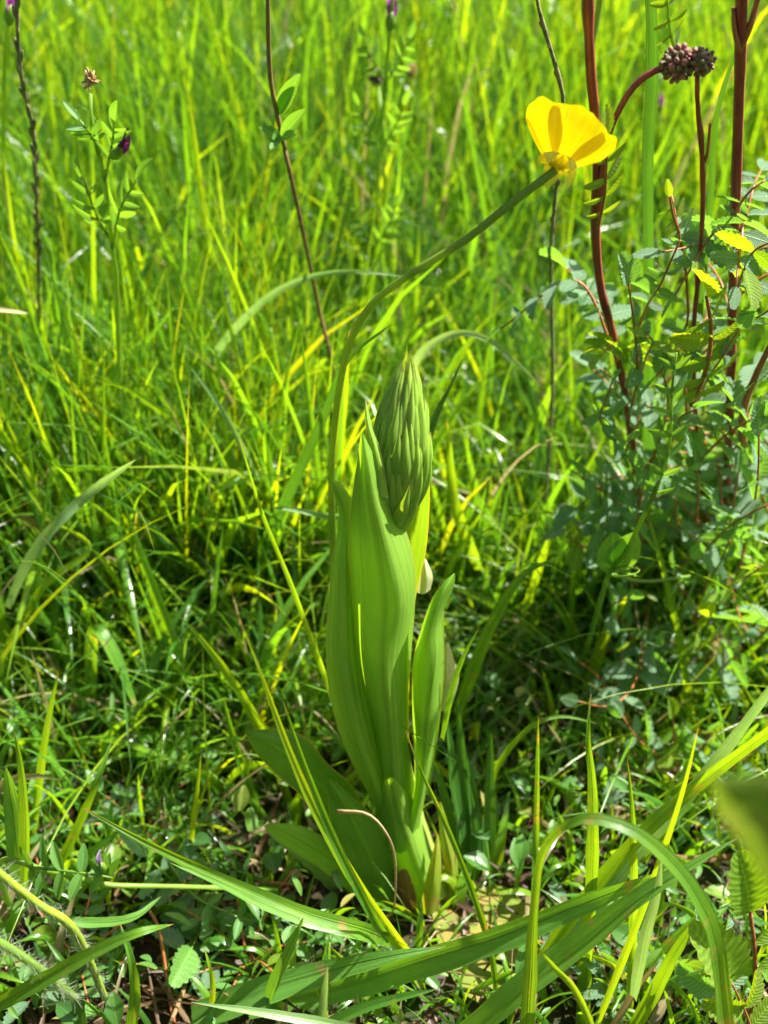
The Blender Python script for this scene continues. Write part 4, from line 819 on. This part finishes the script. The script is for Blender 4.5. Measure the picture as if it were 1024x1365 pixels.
    for x, y, Y, lab, mt in ((503, 103, 0.2, 'withered dark clover head on a bent pale stalk near the purple flower', M_dark), (550, 95, 0.3, 'withered tan clover head out of focus in the far grass', M_tan), (640, 150, 0.45, None, None)):
        if not lab: continue
        b = ground(x+8, y+330); r = thing('withered_flower', lab, 'wild flower', b, 'withered clover heads')
        c = at(x, y, Y); stem_part(r, [b]+A_((x+10, y+160, Y), (x+5, y+30, Y), (x, y, Y)), [0.0009, 0.0006], M_gstem, N=16)
        mb = MB()
        for k in range(40):
            d = Vector((random.gauss(0, 1), random.gauss(0, 1), random.gauss(0, 1))).normalized(); mb.blob(c+d*0.0018, d, 0.0006, 0.0018, 5, 4)
        world_part('seed_head', mb, mt, r)
vetches()

# ------------------------------------------------------------------ grass seed spikes, straws, fuzz
def spikes():
    g = 'grass seed spikes'
    for lab, path, n, px in (('slender dark grass seed spike rising at the left edge beside the pink flower', ((60, 520, 0.16), (50, 300, 0.12), (45, 180, 0.11), (28, 100, 0.10), (22, 0, 0.095), (22, -40, 0.09)), 34, 11),
                             ('thin dark grass seed spike behind the buttercup, leaning left out of the top', ((735, 560, 0.12), (735, 330, 0.09), (752, 160, 0.07), (738, 80, 0.065), (720, 20, 0.06), (712, -30, 0.06)), 30, 8)):
        W = [at(*p) for p in path]; b = W[0]; b = Vector((b.x, b.y, 0)); r = thing('seed_spike', lab, 'grass seed head', b, g)
        stem_part(r, [b]+W, [0.0007, 0.0006, 0.0004], M_seed, N=40); C = catmull(W, 60)
        for i in range(n):
            t = 0.42+0.56*i/n; p = interp(C, t); T = (interp(C, min(1, t+0.02))-interp(C, t-0.02)).normalized(); X = T.orthogonal().normalized(); X.rotate(Matrix.Rotation(i*2.4, 3, T)) if hasattr(X, 'rotate') else None
            mb = MB(); s_ = px*scl(p); mb.blob(p+X*s_*0.28+T*s_*0.5, T+X*0.22, s_*0.24, s_*1.0, 5, 5); world_part('spikelet', mb, M_seed, r)
    # pale dry stalk in front of the orchid foot
    W = A_((512, 1226, -0.02), (525, 1212, -0.022), (527, 1150, -0.024), (516, 1112, -0.024), (490, 1085, -0.022), (450, 1081, -0.02)); b = Vector((W[0].x, W[0].y, 0))
    mb = MB(); mb.tube([q-b for q in catmull([b+Vector((0, 0, 0.001))]+W, 30)], [0.0002, 0.0003, 0.00028, 0.00036, 0.0003, 0.00055], 7, flute=0.15); o = link('dry_stalk', mb.mesh('dry_stalk'), M_straw); o.location = b
    tag(o, 'bent dry straw-coloured stalk hooked round the foot of the orchid', 'dry stalk')
    for lab, W, mt, rad in (('thin orange-brown tendril arched over the soil near the long diagonal blade', A_((345, 1175, -0.01), (400, 1178, -0.014), (393, 1160, -0.014), (372, 1185, -0.016)), M_rach, 0.0004),
                       ('straight orange-brown dead stem standing in the undergrowth at lower left', A_((232, 1365, -0.04), (222, 1300, -0.035), (212, 1240, -0.03), (200, 1215, -0.03)), M_rach, 0.0006),
                       ('tan dead stem lying flat across the litter left of the orchid', A_((150, 850, 0.11), (260, 870, 0.10), (330, 880, 0.095)), M_straw, 0.0009),
                       ('dead reddish stem lying flat in the litter above the tan one', A_((230, 830, 0.125), (300, 850, 0.12), (350, 852, 0.11)), M_rach, 0.0009)):
        b = W[0].copy(); mb = MB(); mb.tube([q-b for q in catmull(W, 20)], [rad, rad*0.7], 6); o = link('dead_stem', mb.mesh('dead_stem'), mt); o.location = b; tag(o, lab, 'dead stem', 'dead stems')
    # hairy stems bottom left
    for lab, W in (('thick hairy yellow-green stem slanting down across the bottom-left corner', A_((-40, 1125, -0.07), (0, 1165, -0.068), (50, 1205, -0.064), (100, 1242, -0.06), (140, 1330, -0.05))),
                   ('lower hairy stem with fuzzy white down under the thick slanting stem', A_((-30, 1240, -0.07), (10, 1262, -0.07), (50, 1290, -0.068), (100, 1330, -0.06)))):
        b = W[0].copy(); b.z = 0; r = thing('hairy_stem', lab, 'plant stem', b, 'hairy stems'); C = catmull(W, 50)
        mb = MB(); mb.tube(C, [0.0008, 0.0010, 0.0009], 8); world_part('stem', mb, M_gstem if 'lower' in lab else solid_mat('hairy yellow stem', (0.20, 0.32, 0.02), (0.27, 0.38, 0.03), 0.45, 300), r)
        mb = MB()
        for k in range(800):
            p = C[random.randrange(50)]; d = Vector((random.gauss(0, 1), random.gauss(0, 1), random.gauss(0, 1))).normalized(); e = d.orthogonal().normalized()*0.00004
            q = p+d*0.0038*random.uniform(0.5, 1); mb.grid([[p-e, p+e], [q-e*0.3, q+e*0.3]])
        o = world_part('hair', mb, M_hair, r); o['kind'] = 'stuff'
    for x, y, Y, lab in ((128, 946, 0.06, 'fluffy white seed tuft caught among leaflets left of the orchid'), (35, 960, 0.05, 'fluffy white seed tuft caught between blades at the left edge')):
        c = at(x, y, Y); mb = MB()
        for k in range(150):
            d = Vector((random.gauss(0, 1), random.gauss(0, 1), random.gauss(0, 1))).normalized(); e = d.orthogonal().normalized()*0.00005
            q = d*0.0055*random.uniform(0.4, 1); mb.grid([[Vector((0, 0, 0))-e, e], [q-e*0.3, q+e*0.3]])
        o = link('seed_tuft', mb.mesh('seed_tuft'), M_hair); o.location = c; tag(o, lab, 'seed tuft', 'seed tufts')
spikes()

# ------------------------------------------------------------------ the long blades one can follow
def blades():
    B = blade
    B('broadest blade, two-toned and creased, from the bottom centre up to a point at right', 46, ((600, 1400, -0.060), (690, 1325), (770, 1265, -0.060), (850, 1200), (920, 1155), (985, 1116, -0.058)), M_deep, roll=0.35, fold=0.22, prof=[0.8, 0.9, 0.95, 0.8, 0.5, 0.02])
    B('wide green blade lying almost level across the orchid foot, passing under the broadest blade', 44, ((330, 1345, -0.044), (450, 1318), (560, 1283), (680, 1245), (790, 1200), (880, 1165, -0.05)), M_deep, roll=-0.3, fold=0.15, prof=[0.7, 0.9, 1, 0.95, 0.7, 0.15])
    B('dark wide blade ending in a point in front of the orchid foot', 48, ((255, 1360, -0.046), (340, 1325, -0.048), (430, 1297, -0.048), (520, 1275, -0.05), (594, 1262, -0.05)), M_deep, roll=0.3, fold=0.1, prof=[0.9, 1, 0.85, 0.55, 0.02])
    B('ribbon blade bent into a high arch above the wide crossing blades', 26, ((700, 1400, -0.066), (706, 1310, -0.066), (712, 1210), (724, 1135, -0.066), (758, 1098, -0.067), (800, 1092, -0.068), (852, 1112, -0.07), (896, 1150, -0.072), (930, 1196, -0.075), (955, 1260, -0.078), (968, 1380, -0.08)), M_blade, n=40, roll=0.2, prof=[0.9, 0.9, 0.9, 0.6, 0.5, 0.55, 0.85, 1, 1, 1, 1.1], fold=0.12)
    B('upright blade passing behind the arched ribbon blade', 24, ((778, 1400, -0.035), (782, 1290), (790, 1160), (790, 1050), (784, 985), (788, 925, -0.03)), M_blade, prof=[0.9, 1, 1, 0.8, 0.9, 0.75, 0.5, 0.05], roll=0.4)
    B('narrow upright blade with a brown point, second of the uprights at right', 13, ((838, 1400, -0.035), (844, 1260), (845, 1150), (842, 1070), (836, 1010, -0.033)), M_yblade)
    B('thin dark upright blade between the orchid and the arched blade', 10, ((712, 1300, -0.01), (714, 1150), (716, 1050), (718, 955, -0.01)), M_blade)
    B('narrow yellow blade slanting up past the right crossing blades', 11, ((790, 1380, -0.05), (850, 1230), (890, 1120), (915, 1040), (932, 966, -0.05)), M_yblade)
    B('long green blade rising steeply to the right edge below the pale one', 24, ((690, 1335, -0.035), (770, 1215), (850, 1120), (940, 1040), (1060, 950, -0.05)), M_blade, roll=0.4, fold=0.2, prof=[0.8, 1, 1, 0.8, 0.6])
    B('long pale blade rising to the right edge above the green one', 24, ((740, 1290, -0.02), (830, 1160), (900, 1080), (965, 1000), (1040, 900, -0.03)), M_pale, roll=-0.2, prof=[0.9, 1, 1, 0.8, 0.5])
    B('bright blade leaning left across the orchid base, tip beside the round basal leaf', 20, ((566, 1292, -0.030), (536, 1262, -0.040), (480, 1185, -0.048), (425, 1090), (385, 1000), (345, 890), (318, 822, -0.045)), M_yblade, roll=0.3, fold=0.25, prof=[0.9, 1, 1, 0.8, 0.5, 0.03])
    B('shorter blade with a brown tip hugging the bright leaning blade', 14, ((520, 1255, -0.040), (496, 1220, -0.050), (450, 1130), (410, 1030), (377, 934, -0.048)), M_blade, roll=0.3, fold=0.2)
    B('hair-thin blade crossing steeply left of the orchid from mid grass', 8, ((470, 1010, 0.02), (440, 920), (415, 850), (385, 770), (352, 690), (318, 582, 0.01)), M_yblade)
    B('long diagonal blade with a mauve tip pointing to the left over the vetch leaflets', 26, ((520, 1256, -0.036), (485, 1240, -0.046), (420, 1222, -0.048), (340, 1190), (250, 1150), (180, 1115), (113, 1078, -0.045)), M_blade, roll=0.25, fold=0.22, prof=[0.7, 1, 0.85, 0.7, 0.5, 0.1])
    B('short blade under the long diagonal blade, joined where it meets the bright leaning blade', 18, ((514, 1256, -0.034), (470, 1242, -0.042), (410, 1228), (340, 1200), (290, 1175), (225, 1149, -0.042)), M_deep, roll=0.3)
    B('fine bright blade crossing in front of the orchid foot from upper left to lower right', 10, ((664, 1350, -0.040), (655, 1270, -0.036), (630, 1190), (595, 1100), (565, 1035), (540, 972, -0.03)), M_blade)
    B('arched blade curving in from the bottom-left corner', 26, ((-30, 1355, -0.07), (60, 1305), (140, 1262), (190, 1242), (232, 1232, -0.065)), M_blade, roll=0.2, fold=0.2)
    B('pale blunt blade lying along the bottom edge', 20, ((560, 1395, -0.07), (450, 1368), (350, 1350), (255, 1336, -0.068)), M_pale, prof=[1, 1, 0.9, 0.6, 0.05])
    B('small dark blade standing up from the bottom, left of the orchid foot', 17, ((355, 1340, -0.05), (370, 1300), (388, 1260), (405, 1222, -0.05)), M_deep)
    B('tiny pale blade tip poking above the bottom edge', 14, ((428, 1400, -0.066), (430, 1350), (437, 1288, -0.066)), M_pale)
    B('short blade pointing right in front of the mottled basal leaf', 17, ((400, 1390, -0.06), (470, 1350), (530, 1330), (582, 1319, -0.06)), M_blade)
    B('yellow bright blade foot emerging at the bottom centre', 15, ((530, 1400, -0.05), (505, 1350, -0.044), (475, 1300, -0.038), (440, 1262, -0.036)), M_yblade)
    B('upright blade with an orange band at the left of the litter', 12, ((45, 1110, 0.01), (55, 1030), (65, 960), (78, 895, 0.01)), M_yblade)
    B('broad bent blade flopping to the right near the tan stem', 22, ((122, 960, 0.05), (122, 870, 0.05), (130, 840, 0.045), (155, 880, 0.04), (180, 940, 0.035)), M_blade, prof=[0.6, 0.9, 1, 1, 0.3])
    B('pale blue-green blade slanting across the left grass', 16, ((10, 810, 0.05), (40, 745), (80, 695), (130, 650), (182, 612, 0.03)), M_pale, roll=0.1)
    B('dark leaning blade whose shaded side faces us, just left of the bract cone', 20, ((340, 760, 0.10), (385, 660, 0.06), (430, 560, 0.045), (462, 482, 0.035), (525, 430, 0.03)), M_dkblade, roll=0.6, n=30)
    B('long pale blade arching over level behind the brown stalk', 14, ((215, 640, 0.16), (270, 500, 0.14), (340, 410, 0.12), (410, 370, 0.11), (480, 362, 0.10), (545, 370, 0.10)), M_pale, roll=0.1)
    B('pale blade arching down to the right behind the bract cone', 13, ((545, 620, 0.12), (548, 500, 0.1), (590, 450, 0.09), (650, 452, 0.085), (725, 518, 0.08)), M_pale, n=30)
    B('widest upright dark blade beside the nodding burnet head', 17, ((868, 640, 0.10), (866, 400, 0.085), (864, 210, 0.075), (870, 100, 0.07), (866, -60, 0.06)), M_dkblade, prof=[1, 1, 0.9, 1, 1], roll=0.5)
    B('slim dark blade curving along the tallest red stem', 11, ((915, 560, 0.08), (945, 300, 0.06), (955, 160, 0.055), (985, 60, 0.05), (1015, -20, 0.045)), M_dkblade)
    B('yellow-lit blade standing close behind the brown stalk', 18, ((470, 800, 0.10), (452, 620, 0.09), (458, 540, 0.085), (466, 440, 0.08)), M_yblade)
    B('short very dark blade to the right of the bract cone', 11, ((560, 620, 0.03), (583, 555), (602, 515), (617, 478, 0.03)), M_dkblade, roll=1.0)
    B('short glowing yellow blade behind the orchid to the right', 20, ((640, 760, 0.10), (612, 690, 0.09), (602, 640, 0.09), (596, 560, 0.085)), M_yblade)
    B('curved blade sweeping up and right behind the short orchid leaf', 22, ((610, 950, 0.04), (640, 870), (668, 810), (700, 765), (740, 745, 0.04)), M_blade, roll=0.2)
    B('little pointed blade leaning right beside the short orchid leaf', 9, ((590, 985, 0.0), (603, 920), (618, 875), (638, 838, 0.0)), M_blade)
    for i, (x0, x1, y1, l) in enumerate(((612, 596, 950, 'first dark blade right of the orchid foot, closest to it'), (632, 622, 1000, 'second dark blade right of the orchid foot'), (650, 655, 975, 'third dark blade right of the orchid foot, straight'), (628, 610, 930, 'tallest of the dark blades right of the orchid foot'), (600, 575, 1010, 'broad dark blade tucked against the orchid foot'))):
        B(l, 18, ((x0, 1175, 0.004), (x0+2, 1110), ((x0+x1)/2, 1040), (x1, y1, 0.006)), M_dkblade, roll=0.3*i-0.6)
    B('yellow-edged blade lying level across the litter at left', 9, ((425, 850, 0.07), (370, 825), (300, 818), (230, 818), (140, 832, 0.07)), M_yblade)
    B('pale stub of blade lying level left of the orchid leaf tip', 9, ((470, 690, 0.05), (430, 686), (395, 680), (360, 676, 0.05)), M_pale)
    B('straw-pale blade tip pointing up-left in the mid grass', 9, ((345, 640, 0.08), (310, 570), (285, 530), (252, 486, 0.08)), M_pale)
    B('short straw blade entering from the left edge high in the grass', 7, ((-40, 408, 0.10), (0, 413), (38, 418, 0.10)), M_straw)
    B('drooping blade end at the bottom right beside the red leaf stalk', 24, ((830, 1400, -0.05), (870, 1330), (900, 1270), (945, 1205, -0.05)), M_blade)
    B('yellow-orange withering blade at the bottom right', 11, ((800, 1400, -0.05), (835, 1340), (860, 1305), (880, 1280, -0.05)), M_straw)
    B('pale upright foot of the arched blade where it drops to the ground', 20, ((845, 1330, -0.06), (860, 1250), (876, 1190), (882, 1140, -0.06)), M_pale)
    B('curved thin blade arching left under the vetch stem', 9, ((645, 1100, 0.01), (660, 1030), (700, 975), (745, 955), (800, 965, 0.01)), M_blade)
    B('bright blade pair end in shade left of the vetch stem', 20, ((770, 1000, 0.07), (790, 900), (815, 830), (840, 790, 0.06)), M_yblade)
    B('yellow-lit leaning blade foreground of the left grass', 11, ((10, 860, 0.06), (60, 780), (120, 730), (60, 690, 0.07)), M_yblade)
    B('upright blade at the left edge, standing in front of the shaded bottom-left leaves', 16, ((28, 1200, -0.03), (34, 1120), (30, 1040), (20, 975, -0.03)), M_blade)
    B('broad dark pointed blade low at the left edge above the vetch spray', 34, ((30, 1190, -0.028), (22, 1120), (14, 1060), (8, 1022, -0.03)), M_deep, roll=0.4)
    B('leaning bright blade rising from the vetch spray towards the white fluff', 14, ((70, 1170, -0.012), (100, 1110), (130, 1040), (150, 985, -0.005)), M_blade)
    B('flat blade lying low behind the vetch spray, pointing right', 15, ((60, 1225, -0.04), (130, 1230), (180, 1222), (215, 1195, -0.035)), M_deep)
    B('glowing narrow blade rising beside the crumpled burnet rosette', 9, ((245, 1180, 0.0), (255, 1120), (262, 1060), (268, 1005, 0.0)), M_yblade)
    B('dark upright blade under the curved bottom-left blade', 18, ((110, 1400, -0.055), (104, 1340), (88, 1290), (60, 1250, -0.05)), M_dkblade)
    B('thick bright blade starting at the bottom edge left of the dead orange stem', 20, ((170, 1400, -0.055), (180, 1330), (175, 1280), (160, 1230, -0.05)), M_blade)
    B('short yellow blade poking up between dead stem and small dark blade', 9, ((280, 1370, -0.045), (284, 1320), (280, 1290), (272, 1262, -0.042)), M_yblade)
    B('pale shining broad blade end left of the round basal leaves', 28, ((455, 1190, -0.004), (420, 1150), (385, 1125), (352, 1104, -0.004)), M_pale, roll=0.1)
    B('green blade leaning left over the litter beside the brown leaf tip', 14, ((350, 1100, 0.02), (330, 1040), (310, 980), (298, 930, 0.02)), M_blade)
    B('straight blade crossing the bottom-right corner behind the drooping end', 15, ((790, 1390, -0.035), (830, 1330), (880, 1270), (935, 1215, -0.035)), M_deep)
    B('small curled blade in front of the low jagged rosette', 10, ((860, 1150, 0.0), (880, 1100), (905, 1065), (935, 1080, 0.0)), M_blade)
    B('small cut blade leaning to lower right in front of the broadest blade', 11, ((800, 1400, -0.075), (770, 1325), (740, 1290), (714, 1260, -0.075)), M_yblade)
blades()
